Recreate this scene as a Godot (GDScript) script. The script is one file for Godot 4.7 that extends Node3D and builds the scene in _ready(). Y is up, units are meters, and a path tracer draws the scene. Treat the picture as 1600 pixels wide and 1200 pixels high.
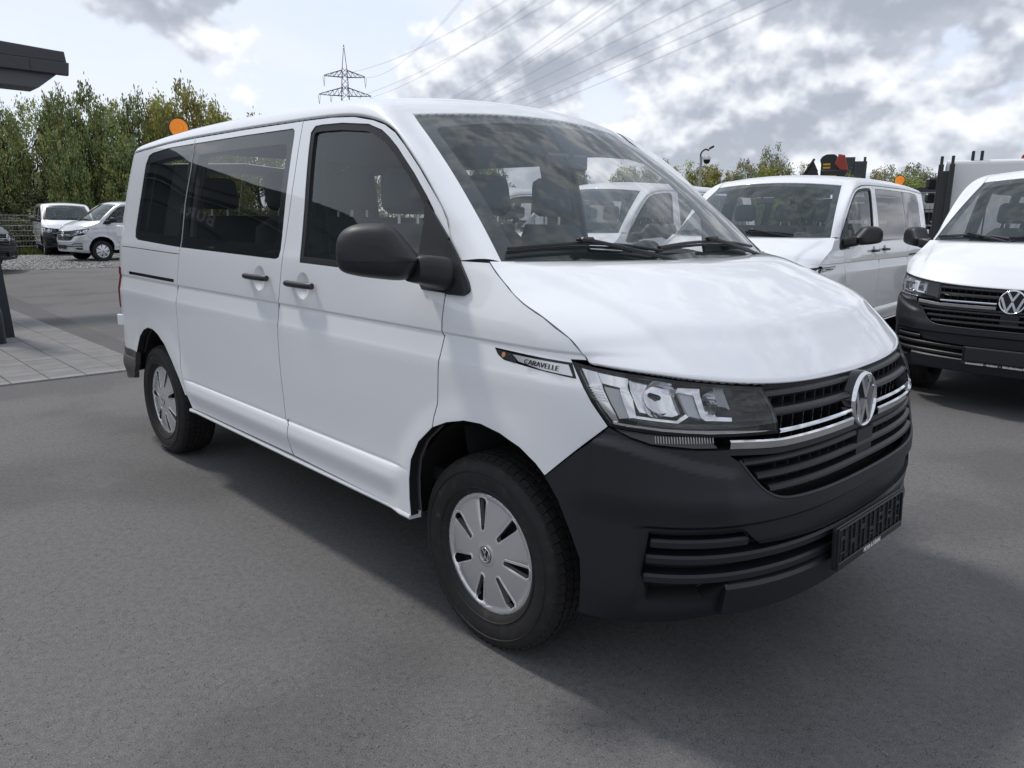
extends Node3D
# A parked white passenger van seen from its right front corner, other vans, trees, pylon and halls round a yard.
# World axes: x = forward of the main van, y = up, z = its right side; the origin is on the ground under its front axle.

var rng := RandomNumberGenerator.new()
var M := {}
var taken := {}

# ------------------------------------------------------------------ mesh buffer
class Buf:
	var v := PackedVector3Array()
	var n := PackedVector3Array()
	var t := PackedVector2Array()
	var c := PackedColorArray()
	var i := PackedInt32Array()
	var tint := Color.WHITE
	var tinted := false
	func add(p: Vector3, nn: Vector3, uv := Vector2.ZERO) -> int:
		v.append(p); n.append(nn); t.append(uv); c.append(tint)
		return v.size() - 1
	func tri(a: int, b: int, d: int) -> void:
		var g := (v[b] - v[a]).cross(v[d] - v[a])
		if g.length_squared() < 1e-16:
			return
		if g.dot(n[a] + n[b] + n[d]) > 0.0:
			i.append(a); i.append(d); i.append(b)
		else:
			i.append(a); i.append(b); i.append(d)
	func face(a: Vector3, b: Vector3, d: Vector3, out: Vector3) -> void:
		var g := (b - a).cross(d - a).normalized()
		if g.dot(out) < 0.0:
			g = -g
		tri(add(a, g), add(b, g), add(d, g))
	func quad(a: Vector3, b: Vector3, d: Vector3, e: Vector3, out: Vector3) -> void:
		var g := (d - a).cross(e - b).normalized()
		if g.dot(out) < 0.0:
			g = -g
		var k := add(a, g, Vector2(0, 0)); add(b, g, Vector2(1, 0)); add(d, g, Vector2(1, 1)); add(e, g, Vector2(0, 1))
		tri(k, k + 1, k + 2); tri(k, k + 2, k + 3)
	# box with chamfered edges
	func box(at: Transform3D, size: Vector3, bev := 0.0) -> void:
		var h := size * 0.5
		var bb := minf(bev, minf(h.x, minf(h.y, h.z)) * 0.9)
		var ax := [Vector3.RIGHT, Vector3.UP, Vector3.BACK]
		for a in 3:
			for s in [-1.0, 1.0]:
				var nn: Vector3 = ax[a] * s
				var p: Vector3 = ax[(a + 1) % 3]
				var q: Vector3 = ax[(a + 2) % 3]
				var hp: float = h[(a + 1) % 3] - bb
				var hq: float = h[(a + 2) % 3] - bb
				var o: Vector3 = nn * h[a]
				quad(at * (o - p * hp - q * hq), at * (o + p * hp - q * hq), at * (o + p * hp + q * hq), at * (o - p * hp + q * hq), at.basis * nn)
		if bb <= 0.0:
			return
		for a in 3:
			for s in [-1.0, 1.0]:
				for r in [-1.0, 1.0]:
					var e: Vector3 = ax[a]
					var p: Vector3 = ax[(a + 1) % 3] * s
					var q: Vector3 = ax[(a + 2) % 3] * r
					var hp: float = h[(a + 1) % 3]
					var hq: float = h[(a + 2) % 3]
					var he: float = h[a] - bb
					quad(at * (p * hp + q * (hq - bb) - e * he), at * (p * hp + q * (hq - bb) + e * he), at * (p * (hp - bb) + q * hq + e * he), at * (p * (hp - bb) + q * hq - e * he), at.basis * (p + q))
		for s in [-1.0, 1.0]:
			for r in [-1.0, 1.0]:
				for w in [-1.0, 1.0]:
					var k := Vector3(s, r, w)
					face(at * (k * h - Vector3(0, r * bb, w * bb)), at * (k * h - Vector3(s * bb, 0, w * bb)), at * (k * h - Vector3(s * bb, r * bb, 0)), at.basis * k)
	# rows of points joined into a smooth skin; out = a point the skin turns its back to, or a direction
	func loft(rows: Array, out: Callable, closed := false) -> void:
		var m: int = rows[0].size()
		var base := v.size()
		for r in rows.size():
			for k in m:
				var p: Vector3 = rows[r][k]
				var ka := (k + m - 1) % m if closed else maxi(k - 1, 0)
				var kb := (k + 1) % m if closed else mini(k + 1, m - 1)
				var du: Vector3 = rows[r][kb] - rows[r][ka]
				var dv: Vector3 = rows[mini(r + 1, rows.size() - 1)][k] - rows[maxi(r - 1, 0)][k]
				if du.length_squared() < 1e-14:
					var rr := r + 1 if r == 0 else r - 1
					du = rows[rr][kb] - rows[rr][ka]
				var nn := du.cross(dv).normalized()
				var o: Vector3 = out.call(p)
				if nn.dot(o) < 0.0:
					nn = -nn
				if nn.length_squared() < 0.5:
					nn = o.normalized()
				add(p, nn, Vector2(float(k) / m, float(r) / rows.size()))
		for r in rows.size() - 1:
			for k in (m if closed else m - 1):
				var a := base + r * m + k
				var b := base + r * m + (k + 1) % m
				tri(a, b, b + m); tri(a, b + m, a + m)
	func tube(pts: Array, rad: float, sides := 8, flat := 1.0, cap := true) -> void:
		var rows := []
		var up := Vector3.UP
		for k in pts.size():
			var d: Vector3 = (pts[mini(k + 1, pts.size() - 1)] - pts[maxi(k - 1, 0)]).normalized()
			if absf(d.dot(up)) > 0.95:
				up = Vector3.RIGHT if absf(d.x) < 0.9 else Vector3.BACK
			var x := d.cross(up).normalized()
			var y := x.cross(d).normalized()
			up = y
			var ring := []
			for s in sides:
				var a := TAU * s / sides
				ring.append(pts[k] + x * cos(a) * rad + y * sin(a) * rad * flat)
			rows.append(ring)
		var base := v.size()
		for r in rows.size():
			for s in sides:
				add(rows[r][s], (rows[r][s] - pts[r]).normalized())
		for r in rows.size() - 1:
			for s in sides:
				var a := base + r * sides + s
				var b := base + r * sides + (s + 1) % sides
				tri(a, b, b + sides); tri(a, b + sides, a + sides)
		if cap:
			for e in [0, rows.size() - 1]:
				var o: Vector3 = pts[e] - pts[1 if e == 0 else e - 1]
				for s in range(1, sides - 1):
					face(rows[e][0], rows[e][s], rows[e][s + 1], o)
	func bar(a: Vector3, b: Vector3, rad: float, sides := 5) -> void:
		tube([a, b], rad, sides, 1.0, false)
	# profile of (radius, height) turned about the y axis of a frame
	func lathe(prof: Array, at: Transform3D, seg := 32, smooth := true) -> void:
		for k in prof.size() - 1:
			var p: Vector2 = prof[k]
			var q: Vector2 = prof[k + 1]
			if p.distance_to(q) < 1e-6:
				continue
			var n0 := Vector2((q - p).y, -(q - p).x).normalized()
			var np := n0
			var nq := n0
			if smooth:
				if k > 0:
					var e: Vector2 = p - prof[k - 1]
					var m := Vector2(e.y, -e.x).normalized()
					if m.dot(n0) > 0.6:
						np = (m + n0).normalized()
				if k < prof.size() - 2:
					var e: Vector2 = prof[k + 2] - q
					var m := Vector2(e.y, -e.x).normalized()
					if m.dot(n0) > 0.6:
						nq = (m + n0).normalized()
			var base := v.size()
			for s in seg + 1:
				var a := TAU * s / seg
				var d := Vector3(cos(a), 0, sin(a))
				add(at * (d * p.x + Vector3.UP * p.y), at.basis * (d * np.x + Vector3.UP * np.y), Vector2(float(s) / seg, p.y))
				add(at * (d * q.x + Vector3.UP * q.y), at.basis * (d * nq.x + Vector3.UP * nq.y), Vector2(float(s) / seg, q.y))
			for s in seg:
				var a := base + s * 2
				tri(a, a + 1, a + 3); tri(a, a + 3, a + 2)
	# flat outline given depth, with a small bevel on the front edge
	func prism(poly: PackedVector2Array, at: Transform3D, depth: float, bev := 0.0) -> void:
		var top := poly
		if bev > 0.0:
			var o := Geometry2D.offset_polygon(poly, -bev, Geometry2D.JOIN_MITER)
			if o.size() == 1 and o[0].size() == poly.size():
				top = o[0]
				var best := 0
				for k in top.size():
					if top[k].distance_to(poly[0]) < top[best].distance_to(poly[0]):
						best = k
				var turned := PackedVector2Array()
				for k in top.size():
					turned.append(top[(k + best) % top.size()])
				if Geometry2D.is_polygon_clockwise(turned) != Geometry2D.is_polygon_clockwise(poly):
					turned.reverse()
				top = turned
			else:
				bev = 0.0
		var id := Geometry2D.triangulate_polygon(top)
		for k in range(0, id.size(), 3):
			face(at * _z(top[id[k]], depth), at * _z(top[id[k + 1]], depth), at * _z(top[id[k + 2]], depth), at.basis.z)
		var cen := Vector2.ZERO
		for p in poly:
			cen += p / poly.size()
		var cw := Geometry2D.is_polygon_clockwise(poly)
		for k in poly.size():
			var l := (k + 1) % poly.size()
			var e := poly[l] - poly[k]
			var o2 := Vector2(e.y, -e.x) * (-1.0 if cw else 1.0)
			var out := at.basis * Vector3(o2.x, o2.y, 0)
			quad(at * _z(poly[k], 0), at * _z(poly[l], 0), at * _z(poly[l], depth - bev), at * _z(poly[k], depth - bev), out)
			if bev > 0.0:
				quad(at * _z(poly[k], depth - bev), at * _z(poly[l], depth - bev), at * _z(top[l], depth), at * _z(top[k], depth), out.normalized() + at.basis.z)
	func _z(p: Vector2, z: float) -> Vector3:
		return Vector3(p.x, p.y, z)
	func mirror() -> Buf:
		var o := Buf.new()
		o.t = t.duplicate(); o.c = c.duplicate(); o.tinted = tinted
		for k in v.size():
			o.v.append(Vector3(v[k].x, v[k].y, -v[k].z)); o.n.append(Vector3(n[k].x, n[k].y, -n[k].z))
		for k in range(0, i.size(), 3):
			o.i.append(i[k]); o.i.append(i[k + 2]); o.i.append(i[k + 1])
		return o
	func join(o: Buf) -> void:
		var base := v.size()
		v.append_array(o.v); n.append_array(o.n); t.append_array(o.t); c.append_array(o.c)
		for k in o.i:
			i.append(base + k)
	func mesh(m: Material) -> ArrayMesh:
		var a := []
		a.resize(Mesh.ARRAY_MAX)
		a[Mesh.ARRAY_VERTEX] = v; a[Mesh.ARRAY_NORMAL] = n; a[Mesh.ARRAY_TEX_UV] = t; a[Mesh.ARRAY_INDEX] = i
		if tinted:
			a[Mesh.ARRAY_COLOR] = c
		var r := ArrayMesh.new()
		if v.size() == 0:
			return r
		r.add_surface_from_arrays(Mesh.PRIMITIVE_TRIANGLES, a)
		r.surface_set_material(0, m)
		return r

# ------------------------------------------------------------------ nodes
func numbered(called: String) -> String:
	var k: int = taken.get(called, -1) + 1
	taken[called] = k
	return called if k == 0 else "%s_%03d" % [called, k]

func thing(called: String, label: String, category: String, at := Vector3.ZERO, turn := 0.0, group := "") -> Node3D:
	var o := Node3D.new()
	o.name = numbered(called)
	add_child(o)
	o.position = at
	o.rotation.y = turn
	tag(o, label, category, group)
	return o

func tag(o: Node, label: String, category: String, group := "") -> void:
	o.set_meta("label", label)
	o.set_meta("category", category)
	if group:
		o.set_meta("group", group)

func part(called: String, b, m: Material, parent: Node, label := "") -> MeshInstance3D:
	var o := MeshInstance3D.new()
	o.name = called if parent != self else numbered(called)
	o.mesh = b.mesh(m) if b is Buf else b
	parent.add_child(o, true)
	if label:
		o.set_meta("label", label)
	return o

func struct(called: String, b, m: Material) -> MeshInstance3D:
	var o := part(called, b, m, self)
	o.set_meta("kind", "structure")
	return o

func poly(a: Array) -> PackedVector2Array:
	var p := PackedVector2Array()
	for k in range(0, a.size(), 2):
		p.append(Vector2(a[k], a[k + 1]))
	return p

# round the corners of an outline
func rounded(p: PackedVector2Array, r: float, steps := 4) -> PackedVector2Array:
	var o := PackedVector2Array()
	for k in p.size():
		var a := p[(k + p.size() - 1) % p.size()]
		var b := p[k]
		var c := p[(k + 1) % p.size()]
		var da := (a - b)
		var dc := (c - b)
		var l := minf(r, minf(da.length(), dc.length()) * 0.45)
		var s := b + da.normalized() * l
		var e := b + dc.normalized() * l
		for q in steps + 1:
			var f := float(q) / steps
			o.append(s.lerp(b, f).lerp(b.lerp(e, f), f))
	return o

func circle(c: Vector2, r: float, seg := 20) -> PackedVector2Array:
	var o := PackedVector2Array()
	for k in seg:
		o.append(c + Vector2(cos(TAU * k / seg), sin(TAU * k / seg)) * r)
	return o

# flip an outline over the van's middle (u measured round the nose)
func both(half: Array) -> PackedVector2Array:
	var p := poly(half)
	var o := p.duplicate()
	for k in range(p.size() - 1, -1, -1):
		if absf(p[k].x - UC) > 0.002:
			o.append(Vector2(2.0 * UC - p[k].x, p[k].y))
	return o

func ss(x: float) -> float:
	var q := clampf(x, 0.0, 1.0)
	return q * q * (3.0 - 2.0 * q)

func curve(pts: Array, count: int) -> Array:   # Catmull-Rom through points, evenly by index
	var o := []
	for k in count:
		var f := float(k) / (count - 1) * (pts.size() - 1)
		var j := mini(int(f), pts.size() - 2)
		var q := f - j
		var a = pts[maxi(j - 1, 0)]
		var b = pts[j]
		var c = pts[j + 1]
		var d = pts[mini(j + 2, pts.size() - 1)]
		o.append(0.5 * (2.0 * b + (c - a) * q + (2.0 * a - 5.0 * b + 4.0 * c - d) * q * q + (3.0 * b - a - 3.0 * c + d) * q * q * q))
	return o
const ASPHALT := Color(.134, .130, .132)

func _ready() -> void:
	rng.seed = 7
	# --- camera, sky, sun, exposure
	var cam := Camera3D.new()
	cam.transform = Transform3D(Basis(Vector3(.69227, .01020, -.72157), Vector3(-.15976, .97726, -.13946), Vector3(.70373, .21182, .67816)), Vector3(1.7654, 1.4443, 2.4846))
	cam.fov = 54.177
	cam.near = .05
	cam.far = 3000
	add_child(cam)
	var env := Environment.new()
	env.background_mode = Environment.BG_SKY
	var sky := Sky.new()
	var sm := PanoramaSkyMaterial.new()
	sm.panorama = sky_texture()
	sky.sky_material = sm
	env.sky = sky
	env.background_energy_multiplier = 1.0
	env.tonemap_mode = Environment.TONE_MAPPER_LINEAR
	env.tonemap_exposure = 1.42
	env.sdfgi_enabled = true
	env.ssao_enabled = true
	env.ssil_enabled = true
	var we := WorldEnvironment.new()
	we.environment = env
	add_child(we)
	var sun := DirectionalLight3D.new()
	sun.light_color = Color(1, .975, .935)
	sun.light_energy = .46
	sun.light_angular_distance = 7.0
	sun.shadow_enabled = true
	add_child(sun)
	sun.look_at_from_position(Vector3.ZERO, Vector3(.55, -.83, -.11))
	# --- the place
	materials()
	mat("sign_letter", Color(.55, .56, .57), .5)
	skin_tables()
	ground()
	pavement()
	show_room()
	grey_hall()
	tower_block()
	woods()
	wire_fence()
	brace()
	power_lines()
	# --- vans
	van = thing("passenger_van", "large white van with orange lamp filling the foreground", "van", Vector3.ZERO, 0.0, "white vans of the same kind")
	build_van()
	var mid := add_van("white van with orange roof lamp parked just behind the foreground van's bonnet", Vector3(-2.247, 0, -4.729), -1.477, true)
	for c in mid.get_children():
		if String(c.name).begins_with("hazard_lamp"):
			c.position = Vector3(-3.5, 1.958, -.50)
			c.rotation.y = deg_to_rad(8)
	var near_right := add_van("white van with dark bumper and round emblem at the photo's right edge", Vector3(.294, 0, -4.953), -1.554, false)
	add_van("white van seen through the foreground van's windscreen", Vector3(-4.85, 0, -4.80), -1.52, false)
	add_van("white van seen through the foreground van's rear side windows", Vector3(-7.45, 0, -4.85), -1.56, false)
	add_van("white van with dark bumper parked at the wood's edge on the far left", Vector3(-31.37, 0, -5.66), -.134, false)
	var older := add_van("silver white van with pale bumper on the far left gravel", Vector3(-26.82, 0, -5.14), 4.845, false)
	repaint(older, M.bumper, M.silver_paint)
	repaint(older, M.paint, M.silver_paint)
	var dark := add_van("dark vehicle whose nose just shows at the photo's left edge", Vector3(-22.33, 0, -1.15), deg_to_rad(60), false)
	repaint(dark, M.paint, M.gloss_black)
	# lettering under the right-hand van's number plate
	for c in near_right.get_children():
		if String(c.name).begins_with("front_bumper"):
			for p in c.get_children():
				if String(p.name).begins_with("plate_carrier"):
					for t in p.get_children():
						if String(t.name).begins_with("dealer_lettering"):
							var tm: TextMesh = t.mesh.duplicate()
							tm.text = "Automobile - Hubert  -  Windischeschenbach"
							tm.pixel_size = .016 / 46.0
							t.mesh = tm
						if String(t.name).begins_with("carrier_ribs"):
							var cover := Buf.new()
							cover.box(Transform3D(Basis(Vector3.BACK, .05), Vector3(.918, .475, 0)), Vector3(.008, .10, .50), .002)
							part("plate_cover", cover, M.plastic, p)
	# --- other things
	camera_pole()
	loader_crane()
	yard_clutter()
	truck()
	banner_post()

# ------------------------------------------------------------------ materials
func mat(called: String, lin: Color, rough: float, metal := 0.0, spec := 0.5) -> StandardMaterial3D:
	var m := StandardMaterial3D.new()
	m.resource_name = called
	m.albedo_color = lin.linear_to_srgb()
	m.roughness = rough
	m.metallic = metal
	m.metallic_specular = spec
	M[called] = m
	return m

func grey(v: float) -> Color:
	return Color(v, v, v)

func pane(called: String, lin: Color, alpha: float) -> StandardMaterial3D:
	var m := mat(called, lin, 0.02)
	m.transparency = BaseMaterial3D.TRANSPARENCY_ALPHA
	m.albedo_color.a = alpha
	return m

func noise_tex(freq: float, octaves: int, ramp: Array, size := 512, seed_ := 1, kind := FastNoiseLite.TYPE_SIMPLEX_SMOOTH, bump := false) -> NoiseTexture2D:
	var f := FastNoiseLite.new()
	f.seed = seed_
	f.noise_type = kind
	f.frequency = freq
	f.fractal_octaves = octaves
	var t := NoiseTexture2D.new()
	t.width = size; t.height = size
	t.seamless = true
	t.noise = f
	if ramp.size():
		var g := Gradient.new()
		g.offsets = PackedFloat32Array()
		var cs := PackedColorArray()
		var os := PackedFloat32Array()
		for q in ramp:
			os.append(q[0]); cs.append((q[1] as Color).linear_to_srgb())
		g.offsets = os
		g.colors = cs
		t.color_ramp = g
	if bump:
		t.as_normal_map = true
		t.bump_strength = 4.0
	return t

func materials() -> void:
	var p := mat("paint", Color(.835, .855, .89), .32)
	p.clearcoat_enabled = true
	p.clearcoat = 1.0
	p.clearcoat_roughness = .03
	var sp := mat("silver_paint", Color(.62, .64, .67), .30, .15)
	sp.clearcoat_enabled = true
	sp.clearcoat = 1.0
	sp.clearcoat_roughness = .03
	mat("zinc", Color(.34, .35, .36), .5, .5)
	mat("paint_dull", Color(.82, .83, .84), .35)
	mat("plastic", Color(.014, .015, .018), .42)
	var soft := mat("plastic_soft", Color(.019, .020, .024), .48)
	soft.heightmap_enabled = true
	mat("bumper", Color(.0125, .014, .019), .46)
	for k in ["plastic_soft", "bumper"]:
		var m: StandardMaterial3D = M[k]
		m.heightmap_enabled = true
		m.heightmap_texture = noise_tex(.12, 3, [], 256, 5)
		m.heightmap_scale = .03
		m.uv1_triplanar = true
		m.uv1_scale = Vector3(12, 12, 12)
	mat("bumper_worn", Color(.075, .068, .066), .6)
	mat("slat", Color(.016, .017, .020), .40)
	mat("deep", Color(.006, .006, .007), .8)
	mat("gap", Color(.010, .010, .012), .7)
	mat("rubber", Color(.010, .010, .011), .55)
	mat("gloss_black", Color(.008, .008, .010), .10)
	mat("frit", Color(.012, .013, .016), .25)
	mat("chrome", Color(.80, .81, .83), .06, 1.0)
	mat("lens_chrome", Color(.66, .67, .69), .10, 1.0)
	var bowl := mat("bowl_chrome", Color(.62, .63, .66), .10, 1.0)
	bowl.heightmap_enabled = true
	bowl.heightmap_texture = noise_tex(.03, 1, [], 128, 8, FastNoiseLite.TYPE_CELLULAR)
	bowl.heightmap_scale = .4
	bowl.uv1_triplanar = true
	bowl.uv1_scale = Vector3(9, 9, 9)
	mat("silver", Color(.72, .73, .75), .30, .8)
	mat("mirror", Color(.8, .8, .8), .02, 1.0)
	mat("light_guide", Color(.42, .44, .46), .35)
	mat("lamp_dark", Color(.035, .037, .042), .25)
	mat("lens_dark", Color(.07, .07, .075), .2)
	mat("amber_dull", Color(.55, .25, .12), .3)
	mat("red_lens", Color(.22, .012, .010), .12)
	mat("print_white", Color(.75, .75, .75), .5)
	mat("interior", Color(.13, .132, .138), .75)
	mat("lining", Color(.28, .285, .29), .9)
	mat("dash", Color(.040, .043, .048), .6)
	mat("cloth", Color(.050, .052, .058), .85)
	mat("belt", Color(.03, .03, .03), .7)
	mat("amber", Color(.95, .29, .010), .18)
	M.amber.subsurf_scatter_enabled = true
	M.amber.subsurf_scatter_strength = .3
	pane("side_glass", Color(.010, .018, .018), .34)
	pane("door_glass", Color(.06, .09, .09), .16)
	pane("front_glass", Color(.10, .15, .15), .15)
	pane("clear_glass", Color(.5, .5, .5), .03)
	mat("trim_edge", Color(.88, .88, .89), .22, .7)
	var cap := mat("hubcap", Color(.70, .71, .73), .27, .7)
	cap.clearcoat_enabled = true
	cap.clearcoat = .4
	cap.clearcoat_roughness = .15
	var t := mat("tyre", Color(1, 1, 1), .75)
	t.albedo_texture = noise_tex(.02, 5, [[0.0, Color(.010, .010, .011)], [.70, Color(.016, .0155, .0155)], [.86, Color(.035, .030, .026)], [1.0, Color(.08, .066, .05)]], 512, 9)
	t.uv1_triplanar = true
	t.uv1_scale = Vector3(1.6, 1.6, 1.6)

# ------------------------------------------------------------------ the van's outer skin
# A point of the skin is (u, y): along the flank u is x; ahead of X0 it runs round the nose to UC in the middle, behind XR round the tail.
const X0 := 0.10
const CF := 0.75
const UC := 0.10 + 0.75 * PI / 2.0
const XR := -3.45
const CR := 0.6
const UR := -3.45 - 0.6 * PI / 2.0
var lut_w := PackedFloat32Array()
var lut_f := PackedFloat32Array()
var lut_r := PackedFloat32Array()
var ygrid := PackedFloat32Array()
var scoop_at := Vector2(99, 0)

func hermite(t: PackedVector2Array, y: float) -> float:
	var m := t.size()
	if y <= t[0].x:
		return t[0].y + (y - t[0].x) * (t[1].y - t[0].y) / (t[1].x - t[0].x)
	if y >= t[m - 1].x:
		return t[m - 1].y + (y - t[m - 1].x) * (t[m - 1].y - t[m - 2].y) / (t[m - 1].x - t[m - 2].x)
	var k := 0
	while y > t[k + 1].x:
		k += 1
	var h := t[k + 1].x - t[k].x
	var s := (y - t[k].x) / h
	var sl := []
	for e in [k, k + 1]:
		if e == 0 or e == m - 1:
			var j: int = 0 if e == 0 else m - 2
			sl.append((t[j + 1].y - t[j].y) / (t[j + 1].x - t[j].x))
		else:
			var a := (t[e].y - t[e - 1].y) / (t[e].x - t[e - 1].x)
			var b := (t[e + 1].y - t[e].y) / (t[e + 1].x - t[e].x)
			sl.append(0.0 if a * b <= 0.0 else 2.0 * a * b / (a + b))
	return (2 * s * s * s - 3 * s * s + 1) * t[k].y + (s * s * s - 2 * s * s + s) * sl[0] * h + (-2 * s * s * s + 3 * s * s) * t[k + 1].y + (s * s * s - s * s) * sl[1] * h

func skin_tables() -> void:
	var w := poly([.26, .905, .31, .922, .36, .934, .385, .946, .42, .944, .50, .958, .530, .9535, .548, .946, .557, .9385, .566, .9425, .60, .943, .80, .949, .975, .9515, .990, .9505, 1.000, .9480, 1.070, .9340, 1.077, .9325, 1.085, .9370, 1.10, .9365, 1.20, .930, 1.28, .922, 1.32, .913, 1.60, .858, 1.83, .803, 1.90, .781])
	var f := poly([.27, .77, .36, .85, .43, .880, .52, .885, .606, .887, .622, .888, .66, .887, .72, .872, .80, .856, .90, .842, .98, .800, 1.03, .777, 1.1, .74, 1.2, .64, 1.32, .5, 1.9, .2])
	var r := poly([.3, -3.86, .5, -3.90, .595, -3.90, .605, -3.87, 1.0, -3.84, 1.3, -3.80, 1.9, -3.58])
	for k in 931:
		var y := 0.2 + k * 0.002
		lut_w.append(hermite(w, y)); lut_f.append(hermite(f, y)); lut_r.append(hermite(r, y))
	var y := 0.24
	while y < 2.0:
		ygrid.append(y)
		y += 0.0035 if (y > .540 and y < .572) or (y > 1.064 and y < 1.092) else (0.008 if y > .962 and y < 1.012 else (0.012 if (y > .35 and y < .62) or (y > 1.02 and y < 1.11) else 0.03))

func look(l: PackedFloat32Array, y: float) -> float:
	var q := clampf((y - 0.2) / 0.002, 0.0, 929.0)
	var k := int(q)
	return l[k] + (l[k + 1] - l[k]) * (q - k)

func half_width(x: float, y: float) -> float:
	var w := look(lut_w, y)
	if x > .10 and y < .95:
		# the bumper has no door creases
		w = lerpf(w, .949 - .045 * ss((.40 - y) / .16), ss((x - .10) / .14))
	if y < 0.95:
		var r := minf(Vector2(x - 0.035, y - 0.37).length(), Vector2(x + 2.90, y - 0.36).length())
		w = lerpf(w, 0.956, ss(1.0 - (r - 0.445) / 0.10) * (1.0 - ss((x - .10) / .22)))
	elif y > 1.1:
		w -= 0.045 * ss((x + 0.8) / 0.9) * ss((y - 1.1) / 0.25)
	return w - 0.02 * ss((-x - 2.5) / 0.9)

func skin0(u: float, y: float) -> Vector3:
	if u >= XR and u <= X0:
		return Vector3(u, y, half_width(u, y))
	if u > X0:
		var ph := (u - X0) / CF
		var a := look(lut_f, y) - X0
		var cs := cos(ph)
		var sn := sin(ph)
		var r := pow(absf(cs * cs * cs) + absf(sn * sn * sn), -1.0 / 3.0)
		var x := X0 + a * r * sn
		return Vector3(x, y, half_width(x, y) * r * cs)
	var ph := (XR - u) / CR
	var a := XR - look(lut_r, y)
	var cs := cos(ph)
	var sn := sin(ph)
	var r := pow(absf(cs * cs * cs) + absf(sn * sn * sn), -1.0 / 3.0)
	return Vector3(XR - a * r * sn, y, half_width(XR, y) * r * cs)

func skin_n(u: float, y: float) -> Vector3:
	return (skin0(u + .004, y) - skin0(u - .004, y)).cross(skin0(u, y + .004) - skin0(u, y - .004)).normalized()

func skin(u: float, y: float, o := 0.0) -> Vector3:
	return skin0(u, y) if o == 0.0 else skin0(u, y) + skin_n(u, y) * o

func skin_at(p: Vector2) -> Vector3:
	return skin0(p.x, p.y)

# a dish pressed into the door behind its handle
func dished(p: Vector2) -> Vector3:
	var d := p.distance_to(scoop_at) / 0.056
	var k := maxf(0.0, 1.0 - d * d)
	return skin0(p.x, p.y) - Vector3(0, 0, 0.016 * k)

# A panel: the outline (less its holes) laid on a surface, o metres proud of it, its rim turned in by flange.
func panel(b: Buf, shape: PackedVector2Array, holes: Array, o := 0.0, flange := 0.014, du := 0.05, gap := 0.0, on = null, ys := PackedFloat32Array()) -> Buf:
	if on == null:
		on = skin_at
	if ys.is_empty():
		ys = ygrid
	var p := shape
	if gap != 0.0:
		var best := Geometry2D.offset_polygon(shape, -gap, Geometry2D.JOIN_MITER)
		if best.size():
			p = best[0]
			for q in best:
				if q.size() > p.size():
					p = q
	var lo := p[0]
	var hi := p[0]
	for q in p:
		lo = lo.min(q); hi = hi.max(q)
	var ix0 := int(floor(lo.x / du))
	var ix1 := int(ceil(hi.x / du))
	var iy0 := maxi(0, ys.bsearch(lo.y) - 1)
	var iy1 := mini(ys.size() - 1, ys.bsearch(hi.y))
	var edge := {}
	for ring in [p] + holes:
		for k in ring.size():
			var a: Vector2 = ring[k]
			var e: Vector2 = ring[(k + 1) % ring.size()]
			var m := maxi(1, int(a.distance_to(e) / 0.0025))
			for s in m + 1:
				var q := a.lerp(e, float(s) / m)
				for dx in [-0.0004, 0.0004]:
					for dy in [-0.0004, 0.0004]:
						edge[Vector2i(int(floor((q.x + dx) / du)), ys.bsearch(q.y + dy) - 1)] = true
	var cache := {}
	var vert := func(q: Vector2) -> int:
		var key := Vector2i(roundi(q.x * 20000.0), roundi(q.y * 20000.0))
		if cache.has(key):
			return cache[key]
		var nn: Vector3 = (on.call(q + Vector2(.003, 0)) - on.call(q - Vector2(.003, 0))).cross(on.call(q + Vector2(0, .0018)) - on.call(q - Vector2(0, .0018))).normalized()
		var id := b.add(on.call(q) + nn * o, nn, q)
		cache[key] = id
		return id
	for ix in range(ix0, ix1):
		for iy in range(iy0, iy1):
			var c0 := Vector2(ix * du, ys[iy])
			var c1 := Vector2((ix + 1) * du, ys[iy + 1])
			if not edge.has(Vector2i(ix, iy)):
				var mid := (c0 + c1) * 0.5
				if not Geometry2D.is_point_in_polygon(mid, p):
					continue
				var inside := false
				for h in holes:
					inside = inside or Geometry2D.is_point_in_polygon(mid, h)
				if inside:
					continue
				var a: int = vert.call(c0)
				var e: int = vert.call(Vector2(c1.x, c0.y))
				var f: int = vert.call(c1)
				var g: int = vert.call(Vector2(c0.x, c1.y))
				b.tri(a, e, f); b.tri(a, f, g)
				continue
			var cell := PackedVector2Array([c0, Vector2(c1.x, c0.y), c1, Vector2(c0.x, c1.y)])
			var bits := Geometry2D.intersect_polygons(p, cell)
			for h in holes:
				var next: Array[PackedVector2Array] = []
				for q in bits:
					next.append_array(Geometry2D.clip_polygons(q, h))
				bits = next
			for q in bits:
				var id := Geometry2D.triangulate_polygon(q)
				for k in range(0, id.size(), 3):
					b.tri(vert.call(q[id[k]]), vert.call(q[id[k + 1]]), vert.call(q[id[k + 2]]))
	if flange > 0.0:
		for ring in [p] + holes:
			rim(b, ring, on, o, o - flange)
	return b

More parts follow.
